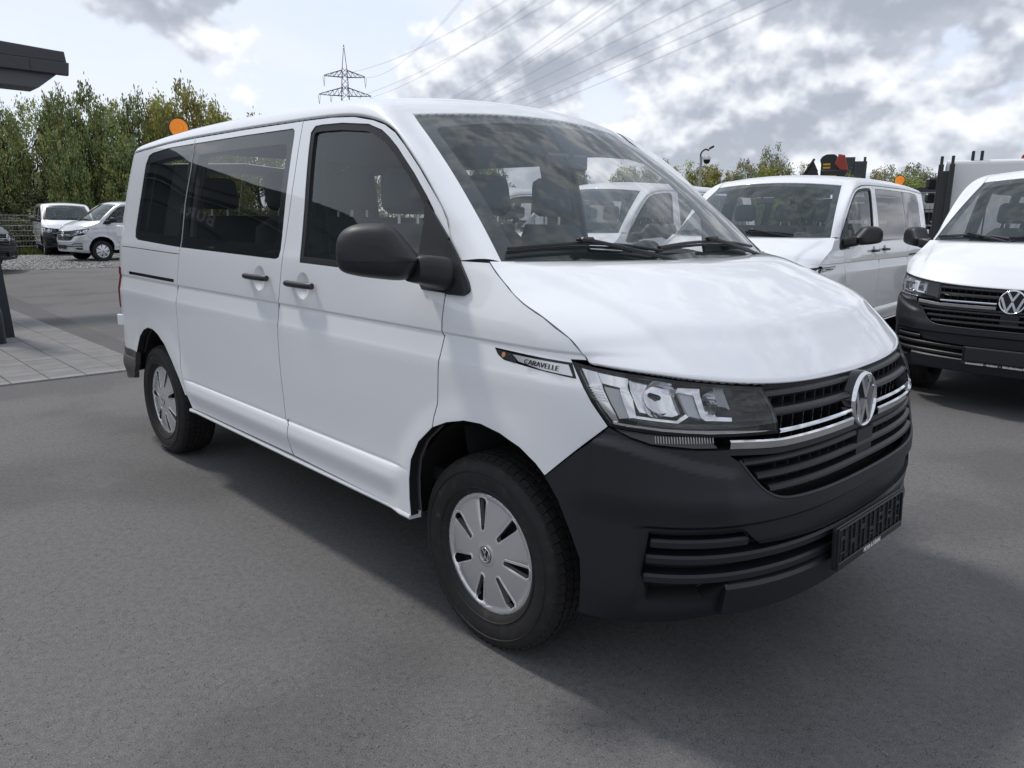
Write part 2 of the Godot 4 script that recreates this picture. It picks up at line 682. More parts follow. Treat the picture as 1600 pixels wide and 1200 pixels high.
func rim(b: Buf, ring: PackedVector2Array, on: Callable, o0: float, o1: float) -> void:
	for k in ring.size():
		var a: Vector2 = ring[k]
		var e: Vector2 = ring[(k + 1) % ring.size()]
		var m := maxi(1, int(a.distance_to(e) / 0.05))
		for s in m:
			var q0 := a.lerp(e, float(s) / m)
			var q1 := a.lerp(e, float(s + 1) / m)
			var nn: Vector3 = (on.call(q0 + Vector2(.003, 0)) - on.call(q0 - Vector2(.003, 0))).cross(on.call(q0 + Vector2(0, .003)) - on.call(q0 - Vector2(0, .003))).normalized()
			var p0: Vector3 = on.call(q0)
			var p1: Vector3 = on.call(q1)
			b.quad(p0 + nn * o0, p1 + nn * o0, p1 + nn * o1, p0 + nn * o1, (p1 - p0).cross(nn))

# walls of the shut line round a panel, its shade painted in as a dark colour
func gap_shade(shape: PackedVector2Array, gap: float) -> Buf:
	var b := Buf.new()
	var best := Geometry2D.offset_polygon(shape, -gap, Geometry2D.JOIN_MITER)
	var p := best[0]
	for q in best:
		if q.size() > p.size():
			p = q
	rim(b, p, skin_at, -.0018, -.035)
	return b

# the bumper swells below a curved shoulder under the lamps
func bumper_at(p: Vector2) -> Vector3:
	var u := minf(p.x, 2.0 * UC - p.x)
	var yc := lerpf(.872, .775, ss((u - .44) / .40))
	var d := .016 * ss((yc - p.y) / .030) * ss((p.y - .61) / .10) * ss((u - .36) / .10) * (1.0 - ss((u - .735) / .06))
	d -= .015 * ss((.620 - p.y) / .010) * ss((u - .55) / .03) * ss((p.y - .33) / .06)
	var s := skin0(p.x, p.y)
	return s + Vector3(s.x - .1, 0, s.z * .5).normalized() * d

# a bar swept along the skin from u0 to u1; each profile entry is (out from the skin, height above yf(u))
func sweep(b: Buf, u0: float, u1: float, count: int, prof: Array, yf: Callable, ends := true) -> void:
	var rows := []
	for k in count + 1:
		var u := lerpf(u0, u1, float(k) / count)
		var y: float = yf.call(u)
		var nn := skin_n(u, y)
		nn = Vector3(nn.x, 0, nn.z).normalized()
		var s := skin0(u, y)
		var row := []
		for q in prof:
			row.append(s + nn * q.x + Vector3.UP * q.y)
		rows.append(row)
	for k in count:
		for j in prof.size():
			var l := (j + 1) % prof.size()
			var mid := Vector3.ZERO
			for q in rows[k]:
				mid += q / prof.size()
			b.quad(rows[k][j], rows[k][l], rows[k + 1][l], rows[k + 1][j], rows[k][j] + rows[k][l] - mid * 2.0)
	if ends:
		for e in [0, count]:
			for j in range(1, prof.size() - 1):
				b.face(rows[e][0], rows[e][j], rows[e][j + 1], rows[e][0] - rows[1 if e == 0 else count - 1][0])

# windscreen: s from -1 (left edge) to 1 (right edge), v from foot to head
func screen(s: float, v: float) -> Vector3:
	var k := 1.0 - s * s
	var foot := Vector3(0.20 * k, 1.317, 0)
	var head := Vector3(-0.673 + 0.10 * k, 1.836 + 0.035 * k, 0)
	var p := foot.lerp(head, v) + Vector3(0.55, 0.83, 0) * (0.08 * v * (1.0 - v))
	p.z = s * lerpf(0.835, 0.674, v)
	return p

func screen_at(q: Vector2) -> Vector3:
	return screen(-q.x, q.y)

func screen_n(s: float, v: float) -> Vector3:
	return (screen(s, v + .01) - screen(s, v - .01)).cross(screen(s + .01, v) - screen(s - .01, v)).normalized()

# ------------------------------------------------------------------ the van
var van: Node3D

# a mesh of the right side and its mirror image on the left, each under its own parent
func pair(called: String, b: Buf, m: Material, parents = null) -> Array:
	var pr: Node = van if parents == null else parents[0]
	var pl: Node = van if parents == null else parents[1]
	return [part(called, b, m, pr), part(called, b.mirror(), m, pl)]

func ring_of(shape: PackedVector2Array, inset: float) -> Array:   # [outer, inner]
	var o := Geometry2D.offset_polygon(shape, -inset, Geometry2D.JOIN_MITER)
	return [shape, o[0]]

const FRONT_WINDOW := [-1.145, 1.266, -.60, 1.258, -.30, 1.262, -.312, 1.475, -.36, 1.527, -.445, 1.607, -.562, 1.703, -.62, 1.742, -.673, 1.771, -.769, 1.800, -.963, 1.820, -1.12, 1.826, -1.175, 1.824, -1.203, 1.80, -1.195, 1.72, -1.165, 1.5]
const SLIDE_WINDOW := [-2.4554, 1.288, -1.36, 1.272, -1.33, 1.28, -1.322, 1.31, -1.332, 1.50, -1.342, 1.79, -1.348, 1.818, -1.366, 1.829, -1.827, 1.834, -2.4534, 1.835, -2.4444, 1.70, -2.4624, 1.513, -2.4504, 1.31]
const REAR_WINDOW := [-3.20, 1.310, -2.4606, 1.288, -2.4556, 1.31, -2.4676, 1.513, -2.4496, 1.70, -2.4586, 1.835, -2.856, 1.836, -3.13, 1.824, -3.19, 1.81, -3.222, 1.76, -3.228, 1.592, -3.262, 1.37, -3.25, 1.325]
const ARCH_FRONT := [-.345, .384, -.352, .45, -.353, .524, -.340, .602, -.293, .68, -.214, .748, -.136, .782, -.046, .806, .036, .812, .125, .800, .208, .773, .266, .737, .299, .706]
const ARCH_REAR := [-2.425, .40, -2.470, .47, -2.545, .556, -2.64, .645, -2.735, .722, -2.842, .770, -2.929, .790, -3.019, .790, -3.112, .766, -3.200, .716, -3.266, .642, -3.300, .600]

func build_van() -> void:
	var paint: Material = M.paint
	var glass: Material = M.side_glass
	# --- front doors
	var front_window := poly(FRONT_WINDOW)
	var dish := circle(Vector2(-1.112, 1.172), .056, 24)
	var door := poly([-1.243, .404] + ARCH_FRONT.slice(0, 12) + [-.206, .79, -.189, .84, -.183, .96, -.168, 1.07, -.178, 1.078, -.184, 1.21, -.214, 1.33, -.218, 1.385, -.223, 1.405, -.243, 1.446, -.281, 1.494, -.346, 1.555, -.425, 1.628, -.516, 1.703, -.59, 1.757, -.66, 1.79, -.739, 1.812, -.881, 1.837, -1.05, 1.849, -1.287, 1.855, -1.283, 1.65, -1.286, 1.485, -1.295, 1.282, -1.318, 1.12, -1.326, 1.088, -1.317, .967, -1.321, .938, -1.321, .776, -1.307, .568, -1.27, .542, -1.271, .497, -1.268, .43])
	var doors := pair("front_door", panel(Buf.new(), door, [front_window, dish], 0, .0018, .05, .0026), paint)
	pair("door_gap_shade", gap_shade(door, .0026), M.gap, doors)  # edge walls coloured dark to stand for shade in the gap
	var rr := ring_of(front_window, .027)
	pair("window_seal", panel(Buf.new(), rr[0], [rr[1]], -.003, .02, .04), M.rubber, doors)
	pair("window", panel(Buf.new(), rr[1], [], -.012, 0, .08), M.door_glass, doors)
	scoop_at = Vector2(-1.112, 1.172)
	var fine := PackedFloat32Array()
	for k in 90:
		fine.append(1.09 + k * .004)
	pair("handle_recess", panel(Buf.new(), dish, [], 0, 0, .008, 0, dished, fine), paint, doors)
	pair("door_handle", handle_bar(-1.112, 1.176), M.plastic, doors)
	var lining := panel(Buf.new(), door, [front_window], -.05, 0, .1, .0)
	pair("door_lining", lining, M.interior, doors)
	# --- sliding doors
	var slide_window := poly(SLIDE_WINDOW)
	var dish2 := circle(Vector2(-1.510, 1.180), .056, 24)
	var slide := poly([-2.395, .404, -1.249, .404, -1.268, .43, -1.271, .497, -1.27, .542, -1.307, .568, -1.321, .776, -1.321, .938, -1.317, .967, -1.326, 1.088, -1.318, 1.12, -1.295, 1.282, -1.286, 1.485, -1.283, 1.65, -1.287, 1.855, -1.842, 1.862, -2.458, 1.864, -2.447, 1.70, -2.465, 1.513, -2.453, 1.31, -2.465, 1.259, -2.498, 1.102, -2.508, .904, -2.514, .76, -2.512, .635, -2.49, .56, -2.44, .47])
	var slides := pair("sliding_door", panel(Buf.new(), slide, [slide_window, dish2], 0, .0018, .05, .0026), paint)
	pair("door_gap_shade", gap_shade(slide, .0026), M.gap, slides)
	pair("window", panel(Buf.new(), slide_window, [], -.002, .008, .08, .003), glass, slides)
	var rs := ring_of(slide_window, .06)
	pair("window_border", panel(Buf.new(), rs[0], [rounded(rs[1], .04)], -.006, 0, .1, .0), M.frit, slides)
	scoop_at = Vector2(-1.510, 1.180)
	pair("handle_recess", panel(Buf.new(), dish2, [], 0, 0, .008, 0, dished, fine), paint, slides)
	pair("door_handle", handle_bar(-1.510, 1.184), M.plastic, slides)
	pair("door_lining", panel(Buf.new(), slide, [rs[1]], -.05, 0, .1, .0), M.interior, slides)
	# --- rear quarters with the slide rail
	var rear_window := poly(REAR_WINDOW)
	var tail_u := XR - CR * 0.95
	var quarter := poly([-2.44, .47, -2.49, .56, -2.512, .635, -2.514, .76, -2.508, .904, -2.498, 1.102, -2.465, 1.259, -2.453, 1.31, -2.465, 1.513, -2.447, 1.70, -2.458, 1.864, -2.863, 1.861, -3.3, 1.849, -3.47, 1.84, tail_u, 1.80, tail_u, .602, -3.302, .602] + reverse_pairs(ARCH_REAR.slice(2)))
	var rail := poly([-3.36, 1.112, -3.36, 1.094, -2.55, 1.094, -2.55, 1.112])
	var quarters := pair("rear_quarter", panel(Buf.new(), quarter, [rear_window, rail], 0, .0018, .05, .0026), paint)
	pair("panel_gap_shade", gap_shade(quarter, .0026), M.gap, quarters)
	pair("window", panel(Buf.new(), rear_window, [], -.002, .008, .08, .003), glass, quarters)
	var rq := ring_of(rear_window, .055)
	pair("window_border", panel(Buf.new(), rq[0], [rounded(rq[1], .04)], -.006, 0, .1, .0), M.frit, quarters)
	pair("door_rail", panel(Buf.new(), rail, [], -.014, 0, .1), M.gap, quarters)
	pair("quarter_lining", panel(Buf.new(), quarter, [rq[1]], -.05, 0, .1, .0), M.interior, quarters)
	var seam := Buf.new()
	sweep(seam, -3.5, -2.47, 24, [Vector2(.0004, 0), Vector2(.0004, .0035), Vector2(-.004, .0035), Vector2(-.004, 0)], func(u): return 1.2505 + (u + 2.47) * -.012)
	pair("panel_seam", seam, M.gap, quarters)
	var lamp := poly([-3.60, .87, -3.56, 1.13, tail_u + .01, 1.135, tail_u + .01, .86])
	pair("tail_light", panel(Buf.new(), lamp, [], .006, .01, .04), M.red_lens, quarters)
	for y in [.785, 1.355]:
		var hinge := Buf.new()
		hinge.box(Transform3D(Basis(Vector3.UP, .25), skin(-3.62, y, .008)), Vector3(.055, .075, .022), .006)
		pair("hinge", hinge, paint, quarters)
	# tail
	var gate := Buf.new()
	var gate_shape := poly([tail_u - .004, .602, tail_u - .004, 1.80, UR, 1.83, UR, .602])
	var gate_glass := poly([tail_u - .10, 1.30, tail_u - .13, 1.74, UR, 1.76, UR, 1.30])
	panel(gate, gate_shape, [gate_glass], 0, .01, .05)
	gate.join(gate.mirror())
	var tailgate := part("tailgate", gate, paint, van)
	var gg := panel(Buf.new(), gate_glass, [], -.004, 0, .08)
	gg.join(gg.mirror())
	part("window", gg, glass, tailgate)
	# --- sill lips
	var sill := Buf.new()
	sweep(sill, -2.42, -.352, 30, [Vector2(-.05, .02), Vector2(.002, .017), Vector2(.006, .008), Vector2(.002, .0), Vector2(-.05, -.004)], func(u): return .384 - .012 * (u + 2.42) / 2.07)
	pair("sill", sill, paint)
	# --- front wings
	var wing := poly([.299, .706, .492, .890, .466, .934, .445, .986, .404, 1.062, .455, 1.064, .442, 1.084, .405, 1.125, .313, 1.173, .205, 1.207, .106, 1.243, .026, 1.289, -.015, 1.317, -.154, 1.317, -.184, 1.292, -.184, 1.21, -.178, 1.078, -.168, 1.07, -.183, .96, -.189, .84, -.206, .79, -.214, .748] + ARCH_FRONT.slice(12))
	var badge_shape := poly([.078, 1.064, .405, 1.055, .419, 1.012, .219, 1.026, .128, 1.032, .096, 1.045])
	var wings := pair("front_wing", panel(Buf.new(), wing, [badge_shape], 0, .0018, .04, .0026), paint)
	pair("panel_gap_shade", gap_shade(wing, .0026), M.gap, wings)
	badge(badge_shape, wings)
	# --- pillars and roof edge, roof
	roof(paint)
	# --- bonnet
	bonnet(paint)
	# --- windscreen
	var wsg := PackedFloat32Array()
	for k in 42:
		wsg.append(-.05 + k * .0275)
	var outer := poly([-1, 0, 1, 0, 1, 1, -1, 1])
	var inner := rounded(poly([-.925, .075, -.5, .05, 0, .04, .5, .05, .925, .075, .925, .90, .5, .945, 0, .955, -.5, .945, -.925, .90]), .05)
	var ws := part("windscreen", panel(Buf.new(), outer, [], 0, .006, .1, 0, screen_at, wsg), M.front_glass, van)
	part("windscreen_border", panel(Buf.new(), outer, [inner], -.008, 0, .1, 0, screen_at, wsg), M.frit, ws)
	wipers()
	# --- bumper
	bumper()
	grille()
	headlights()
	mirrors()
	wheels()
	inside()
	hazard_lamp()

func reverse_pairs(a: Array) -> Array:
	var o := []
	for k in range(a.size() - 2, -1, -2):
		o.append(a[k]); o.append(a[k + 1])
	return o

func handle_bar(x: float, y: float) -> Buf:
	var b := Buf.new()
	var pts := []
	var r := []
	for k in 15:
		var f := k / 14.0 * 2.0 - 1.0
		pts.append(skin(x + f * .105, y, 0.012 + .022 * sqrt(maxf(0.0, 1.0 - f * f * .95))))
	b.tube(pts, .0165, 10, .8)
	return b

func badge(shape: PackedVector2Array, wings: Array) -> void:
	var base := pair("indicator_frame", panel(Buf.new(), shape, [], -.002, .012, .03, .001), M.gloss_black, wings)
	pair("indicator_lens", panel(Buf.new(), poly([.088, 1.058, .165, 1.054, .185, 1.030, .128, 1.036, .100, 1.048]), [], .002, .004, .03), M.lens_chrome, base)
	pair("indicator_bulb", panel(Buf.new(), circle(Vector2(.128, 1.047), .008, 10), [], .0035, .002, .03), M.amber_dull, base)
	pair("badge_plate", panel(Buf.new(), poly([.172, 1.053, .394, 1.048, .408, 1.018, .30, 1.024, .20, 1.036]), [], .002, .004, .03), M.silver, base)
	for s in 2:
		var tm := TextMesh.new()
		tm.text = "CARAVELLE"
		var f := SystemFont.new()
		f.font_names = PackedStringArray(["Droid Sans"])
		f.font_weight = 400
		tm.font = f
		tm.font_size = 64
		tm.pixel_size = .0180 / 46.0
		tm.depth = .0016
		tm.material = M.gloss_black
		var o := MeshInstance3D.new()
		o.name = "lettering"
		o.mesh = tm
		var u := .297
		var y := 1.0365
		var nn := skin_n(u, y)
		var along := (skin0(u + .08, y - .0035) - skin0(u - .08, y + .0035)).normalized()
		var p := skin(u, y, .0035)
		if s == 1:
			nn.z = -nn.z; p.z = -p.z; along = Vector3(-along.x, -along.y, along.z)
		var xf := Transform3D(Basis(along, nn.cross(along).normalized(), nn), p)
		xf.basis = xf.basis.scaled_local(Vector3(1.02, .80, 1))
		o.transform = xf
		base[s].add_child(o, true)

func roof(paint: Material) -> void:
	var d_uv := [[-.154, 1.317], [-.2165, 1.382], [-.245, 1.449], [-.348, 1.558], [-.427, 1.631], [-.518, 1.706], [-.587, 1.758], [-.662, 1.793], [-.75, 1.818], [-.881, 1.841], [-1.05, 1.853], [-1.288, 1.859], [-1.84, 1.866], [-2.456, 1.868], [-2.9, 1.863], [-3.3, 1.853], [-3.47, 1.844], [-3.62, 1.83], [-3.9, 1.81]]
	var tops := [screen(1, 0), screen(1, .12), screen(1, .25), screen(1, .45), screen(1, .6), screen(1, .78), screen(1, .92), screen(1, 1), Vector3(-.76, 1.893, .668), Vector3(-.90, 1.922, .664), Vector3(-1.08, 1.936, .662), Vector3(-1.3, 1.943, .66), Vector3(-1.84, 1.950, .66), Vector3(-2.456, 1.948, .66), Vector3(-2.9, 1.939, .655), Vector3(-3.26, 1.922, .64), Vector3(-3.42, 1.908, .63), Vector3(-3.52, 1.888, .61), Vector3(-3.56, 1.87, .55)]
	tops[7] += Vector3(-.004, .006, 0)
	var feet := []
	for q in d_uv:
		feet.append(Vector2(q[0], q[1]))
	var dd := curve(feet, 145)
	var tt := curve(tops, 145)
	var rows := []
	for k in dd.size():
		var p: Vector3 = skin0(dd[k].x, dd[k].y)
		var q: Vector3 = tt[k]
		var f := float(k) / 144.0 * 18.0
		var n0 := skin_n(dd[k].x, dd[k].y)
		var n1 := Vector3(.0, 1, .16).normalized()
		if f < 8.5:
			var sn := screen_n(1.0, clampf(f / 7.0, 0, 1))
			sn = (sn + Vector3(0, 0, .25)).normalized()
			n1 = sn.lerp(n1, ss((f - 6.5) / 2.0)).normalized()
		var w := q - p
		var l := w.length()
		var m0 := (w - n0 * w.dot(n0)).normalized() * l * 1.15
		var m1 := (w - n1 * w.dot(n1)).normalized() * l * 1.15
		var row := []
		for j in 13:
			var s := j / 12.0
			var h := p * (2 * s * s * s - 3 * s * s + 1) + m0 * (s * s * s - 2 * s * s + s) + q * (-2 * s * s * s + 3 * s * s) + m1 * (s * s * s - s * s)
			row.append(h)
		# a shallow gutter where the roof skin meets the side
		if f > 7.3:
			var g := ss((f - 7.3) / 1.2)
			row[11] -= Vector3(0, .005, 0) * g
			row[12] -= Vector3(0, .004, 0) * g
		row.push_front(p - n0 * .016)
		rows.append(row)
	var b := Buf.new()
	b.loft(rows, func(p): return Vector3(.3 if p.x > -.7 else 0.0, p.y - 1.2, p.z))
	var frames := pair("roof_pillar", b, paint)
	var inner := []
	for row in rows:
		var ir := []
		for p in row.slice(1):
			ir.append(p + (Vector3(p.x - .04, minf(p.y - .25, 1.55), 0) - p).normalized() * .035)
		inner.append(ir)
	var il := Buf.new()
	il.loft(inner, func(p): return Vector3(p.x - .1, 1.5, 0) - p)
	pair("pillar_lining", il, M.interior, frames)
	# roof skin from the head of the windscreen to the tail
	var crown := [.035, .040, .044, .046, .046, .045, .044, .042, .040, .036, .03, .02]
	var rws := []
	var edge := tt.slice(56)
	for k in range(-2, edge.size()):
		if k == -1:
			continue
		var row := []
		for j in 41:
			var s := 1.0 - j / 20.0
			var kk := 1.0 - s * s
			if k < 0:
				row.append(screen(s, 1.0) + (Vector3(-.012, -.006, 0) if k == -2 else Vector3(-.004, .007, 0)))
				continue
			var f := float(k) / 8.0
			var e: Vector3 = edge[k]
			var i := mini(int(f), 10)
			var cr: float = lerpf(crown[i], crown[i + 1], minf(f - i, 1.0))
			var bow := .10 * (1.0 - ss(f / 4.0))
			var x := e.x + bow * kk
			if f > 8.0:
				x -= .06 * ss((f - 8.0) / 3.0) * kk
			row.append(Vector3(x, e.y + cr * kk - .004, e.z * s))
		rws.append(row)
	var r := Buf.new()
	r.loft(rws, func(_p): return Vector3.UP)
	part("roof", r, paint, van)
	# headlining under it
	var h := Buf.new()
	h.box(Transform3D(Basis(), Vector3(-2.2, 1.87, 0)), Vector3(2.35, .02, 1.24))
	part("headlining", h, M.lining, van)
	var th := Buf.new()
	for s in [-1.0, 1.0]:
		th.quad(Vector3(-1.0, 1.83, s * .735), Vector3(-3.4, 1.83, s * .735), Vector3(-3.4, 1.865, s * .60), Vector3(-1.0, 1.865, s * .60), Vector3(0, -.5, -s))
	part("roof_lining", th, M.lining, van)

func hood_edge(t: float) -> Vector3:
	var e := [Vector2(-.015, 1.319), Vector2(.026, 1.291), Vector2(.106, 1.245), Vector2(.205, 1.209), Vector2(.313, 1.175), Vector2(.405, 1.127), Vector2(.442, 1.086), Vector2(.458, 1.060)]
	var q: Vector2 = curve(e, 57)[int(roundf(t * 56.0))]
	return skin0(q.x, q.y)

func bonnet(paint: Material) -> void:
	var front := [Vector2(.458, 1.060), Vector2(.611, 1.043), Vector2(.715, 1.027), Vector2(.882, 1.002), Vector2(1.05, .988), Vector2(UC, .981)]
	var half := curve(front, 41)
	var fr := []
	for k in 81:
		var q: Vector2 = half[k] if k <= 40 else half[80 - k]
		var p := skin(q.x, q.y, .004)
		fr.append(p if k <= 40 else Vector3(p.x, p.y, -p.z))
	var rr: Vector3 = hood_edge(0)
	var back := []
	for k in 81:
		var s := 1.0 - k / 40.0
		var kk := 1.0 - s * s
		back.append(Vector3(rr.x + .215 * kk, rr.y - .002, rr.z * s))
	var rows := []
	var under := []
	for j in 57:
		var t := j / 56.0
		var e: Vector3 = hood_edge(t)
		var row := []
		for k in 81:
			var s := 1.0 - k / 40.0
			var a := (s + 1.0) * .5
			var el := Vector3(e.x, e.y, -e.z)
			var c00: Vector3 = back[80]
			var c01: Vector3 = back[0]
			var c10: Vector3 = fr[80]
			var c11: Vector3 = fr[0]
			var p: Vector3 = back[k].lerp(fr[k], t) + (e - c01.lerp(c11, t)) * pow(maxf(s, 0.0), 3.0) + (el - c00.lerp(c10, t)) * pow(maxf(-s, 0.0), 3.0)
			# rounded front corners and a raised middle between two creases
			var tt := t * (1.0 - t) * 4.0
			var plate := lerpf(.95, .60, t)
			p.y += .060 * pow(tt, .85) * (1.0 - pow(absf(s), 3.0))
			p.y += .016 * ss((plate - absf(s)) / .07 + .5) * ss(t * 4.0) * (1.0 - ss((t - .80) / .20))
			p.y += .012 * ss((.84 - t) / .10) * ss((t - .45) / .35) * (1.0 - pow(absf(s), 4.0))
			row.append(p)
		rows.append(row)
	# the lip folds down behind the front and side edges
	var lip := []
	var lip2 := []
	for k in 81:
		var q: Vector2 = half[k] if k <= 40 else half[80 - k]
		var nn := skin_n(q.x, q.y)
		nn.z *= 1.0 if k <= 40 else -1.0
		lip.append(rows[56][k] - nn * .004 + Vector3(0, -.004, 0))
		lip2.append(rows[56][k] - nn * .030 + Vector3(0, -.003, 0))
	rows.append(lip)
	rows.append(lip2)
	var b := Buf.new()
	b.loft(rows, func(p): return Vector3(.7, .34, signf(p.z) * ss((absf(p.z) - .55) / .3) * .8))
	for j in 56:
		for k in [0, 80]:
			var z := Vector3(0, 0, -.012 if k == 0 else .012)
			b.quad(rows[j][k], rows[j + 1][k], rows[j + 1][k] + Vector3(0, -.018, 0) + z, rows[j][k] + Vector3(0, -.018, 0) + z, Vector3(0, 0, 1 if k == 0 else -1))
	part("bonnet", b, paint, van)
	# black cowl between bonnet and windscreen
	var c := Buf.new()
	var cr := []
	for j in 3:
		var row := []
		for k in 41:
			var s := 1.0 - k / 20.0
			var p: Vector3 = back[k * 2] + Vector3(.02, -.022, 0)
			var q := screen(s, .015)
			row.append(p.lerp(q + Vector3(0, -.006, 0), j / 2.0) - Vector3(0, .012 if j == 1 else 0.0, 0))
		cr.append(row)
	c.loft(cr, func(_p): return Vector3.UP)
	part("cowl", c, M.plastic, van)

func on_screen(s: float, v: float, o: float) -> Vector3:
	return screen(s, v) + screen_n(s, v) * o

func wipers() -> void:
	for w in [[[.965, .045], [.80, .062], [.641, .070], [.45, .056], [.27, .024], [.10, -.016]], [[.27, .042], [.05, .064], [-.145, .069], [-.40, .057], [-.62, .030], [-.80, -.006]]]:
		var pts := []
		for q in w:
			pts.append(on_screen(q[0], q[1], .020))
		var b := Buf.new()
		var blade := []
		var rub := []
		for p in curve(pts.slice(0, 5), 18):
			blade.append(p)
			rub.append(p - Vector3(.008, .012, 0))
		b.tube(blade, .009, 6, .7)
		b.tube(rub, .005, 5)
		var o := part("wiper", b, M.plastic, van)
		var arm := Buf.new()
		var mid: Vector3 = pts[2] + Vector3(.012, .012, 0)
		var foot: Vector3 = pts[5] + Vector3(.03, -.035, 0)
		arm.tube(curve([mid + (pts[1] - pts[2]) * .25, mid, mid.lerp(foot, .5) + Vector3(.006, .004, 0), foot], 12), .011, 6, .6)
		arm.box(Transform3D(Basis(), mid), Vector3(.024, .018, .06), .006)
		arm.lathe([Vector2(.0, .016), Vector2(.016, .014), Vector2(.02, .006), Vector2(.02, -.03)], Transform3D(Basis(), foot), 12)
		part("wiper_arm", arm, M.plastic, o)

func bumper() -> void:
	var intake := [.583, .596, .795, .598, .835, .552, 1.05, .538, UC, .536]
	var intake_low := [UC, .428, .95, .432, .775, .440, .716, .396, .592, .391, .572, .470]
	var hole := both_ring(intake, intake_low)
	var upper := [.299, .706, .492, .890, .543, .863, .591, .846, .685, .836, .749, .834, .787, .797, .824, .735, .857, .695, .906, .674, 1.005, .668, UC, .665]
	var lower := [UC, .315, 1.0, .315, .80, .312, .70, .300, .60, .288, .5, .284, .423, .284, .422, .376, .412, .483, .380, .562, .341, .646]
	var outline := both_ring(upper, lower)
	var ys := PackedFloat32Array()
	for k in 90:
		ys.append(.24 + k * .0085)
	var b := panel(Buf.new(), outline, [hole], .002, .02, .02, .0015, bumper_at, ys)
	var bump := part("front_bumper", b, M.bumper, van)
	# the frame of the lower grille: a rolled lip
	var lip := Buf.new()
	var path := []
	for q in [[.787, .800], [.824, .735], [.857, .695], [.906, .674], [1.005, .668], [1.14, .666], [UC, .665]]:
		path.append(Vector2(q[0], q[1]))
	var pp := curve(path, 40)
	var pts := []
	for q in pp:
		pts.append(skin(q.x, q.y, -.003))
	for k in range(pp.size() - 2, -1, -1):
		var p := skin(pp[k].x, pp[k].y, -.003)
		pts.append(Vector3(p.x, p.y, -p.z))
	lip.tube(pts, .007, 8)
	part("grille_lip", lip, M.bumper, bump)
	# dark back of the intake and its fins
	var back := panel(Buf.new(), hole, [], -.055, 0, .05)
	rim(back, hole, skin_at, .0, -.055)
	part("intake", back, M.deep, bump)
	var prof := [Vector2(-.05, .014), Vector2(-.010, .012), Vector2(-.003, .005), Vector2(-.004, -.012), Vector2(-.05, -.016)]
	for fin in [[.585, .806, .566], [.576, 0, .517], [.574, 0, .459]]:
		var y0: float = fin[2]
		var yf := func(u): return y0 - .010 * ss((minf(u, 2 * UC - u) - .8) / .5)
		if fin[1] > 0.0:
			for s in 2:
				var f := Buf.new()
				sweep(f, fin[0], fin[1], 10, prof, yf)
				part("fin", f if s == 0 else f.mirror(), M.bumper, bump)
		else:
			var f := Buf.new()
			sweep(f, fin[0], 2 * UC - fin[0], 60, prof, yf)
			part("fin", f, M.bumper, bump)
	# shield between the lower corners
	var sh := Buf.new()
	sweep(sh, .76, 2 * UC - .76, 50, [Vector2(-.05, .0), Vector2(-.004, .0), Vector2(.006, -.012), Vector2(-.012, -.10), Vector2(-.05, -.10)], func(u): return .434 - .006 * cos((u - UC) * 4.0))
	part("skid_panel", sh, M.bumper, bump)
	# number plate carrier without a plate
	var pl := Buf.new()
	var at := Transform3D(Basis(Vector3.BACK, .05), Vector3(.898, .462, 0)) * Transform3D(Basis(Vector3.UP, PI / 2), Vector3.ZERO)
	var rim_shape := rounded(poly([-.268, -.069, .268, -.069, .268, .069, -.268, .069]), .012)
	pl.prism(rim_shape, at, .012, .003)
	var holder := part("plate_carrier", pl, M.plastic, bump)
	var fr := Buf.new()
	var lowz := .012
	fr.box(at * Transform3D(Basis(), Vector3(0, .0635, lowz + .004)), Vector3(.53, .008, .010), .002)
	fr.box(at * Transform3D(Basis(), Vector3(0, -.056, lowz + .004)), Vector3(.53, .022, .010), .002)
	for s in [-1.0, 1.0]:
		fr.box(at * Transform3D(Basis(), Vector3(s * .2625, .006, lowz + .004)), Vector3(.008, .108, .010), .002)
	for k in 7:
		var x := -.225 + k * .075
		fr.box(at * Transform3D(Basis(), Vector3(x - .016, .006, lowz + .002)), Vector3(.006, .10, .007), .001)
		fr.box(at * Transform3D(Basis(), Vector3(x + .016, .006, lowz + .002)), Vector3(.006, .10, .007), .001)
		fr.box(at * Transform3D(Basis(), Vector3(x, .028 - .03 * (k % 2), lowz + .002)), Vector3(.03, .012, .006), .001)
		fr.box(at * Transform3D(Basis(), Vector3(x, -.020 + .02 * (k % 3), lowz + .002)), Vector3(.03, .005, .006), .001)
	for k in 3:
		fr.box(at * Transform3D(Basis(), Vector3(0, -.032 + k * .038, lowz + .001)), Vector3(.51, .003, .004), .0)
	part("carrier_ribs", fr, M.plastic, holder)
	text_on(holder, "PETER & SÖHNE", at * Transform3D(Basis(), Vector3(.0, -.0565, lowz + .0095)), .0135, M.print_white, "dealer_lettering")

func text_on(parent: Node, words: String, at: Transform3D, high: float, m: Material, called: String) -> MeshInstance3D:
	var tm := TextMesh.new()
	tm.text = words
	var f := SystemFont.new()
	f.font_names = PackedStringArray(["Droid Sans"])
	f.font_weight = 700
	tm.font = f
	tm.font_size = 64
	tm.pixel_size = high / 46.0
	tm.depth = .001
	tm.material = m
	var o := MeshInstance3D.new()
	o.name = called
	o.mesh = tm
	o.transform = at
	parent.add_child(o, true)
	return o

func both_ring(up: Array, low: Array) -> PackedVector2Array:
	var a := poly(up)
	var c := poly(low)
	var o := a.duplicate()
	for k in range(a.size() - 2, -1, -1):
		o.append(Vector2(2 * UC - a[k].x, a[k].y))
	for k in range(c.size() - 1, 0, -1):
		o.append(Vector2(2 * UC - c[k].x, c[k].y))
	for k in c.size():
		o.append(c[k])
	# drop doubles
	var r := PackedVector2Array()
	for q in o:
		if r.is_empty() or r[r.size() - 1].distance_to(q) > 1e-4:
			r.append(q)
	if r[0].distance_to(r[r.size() - 1]) < 1e-4:
		r.remove_at(r.size() - 1)
	return r

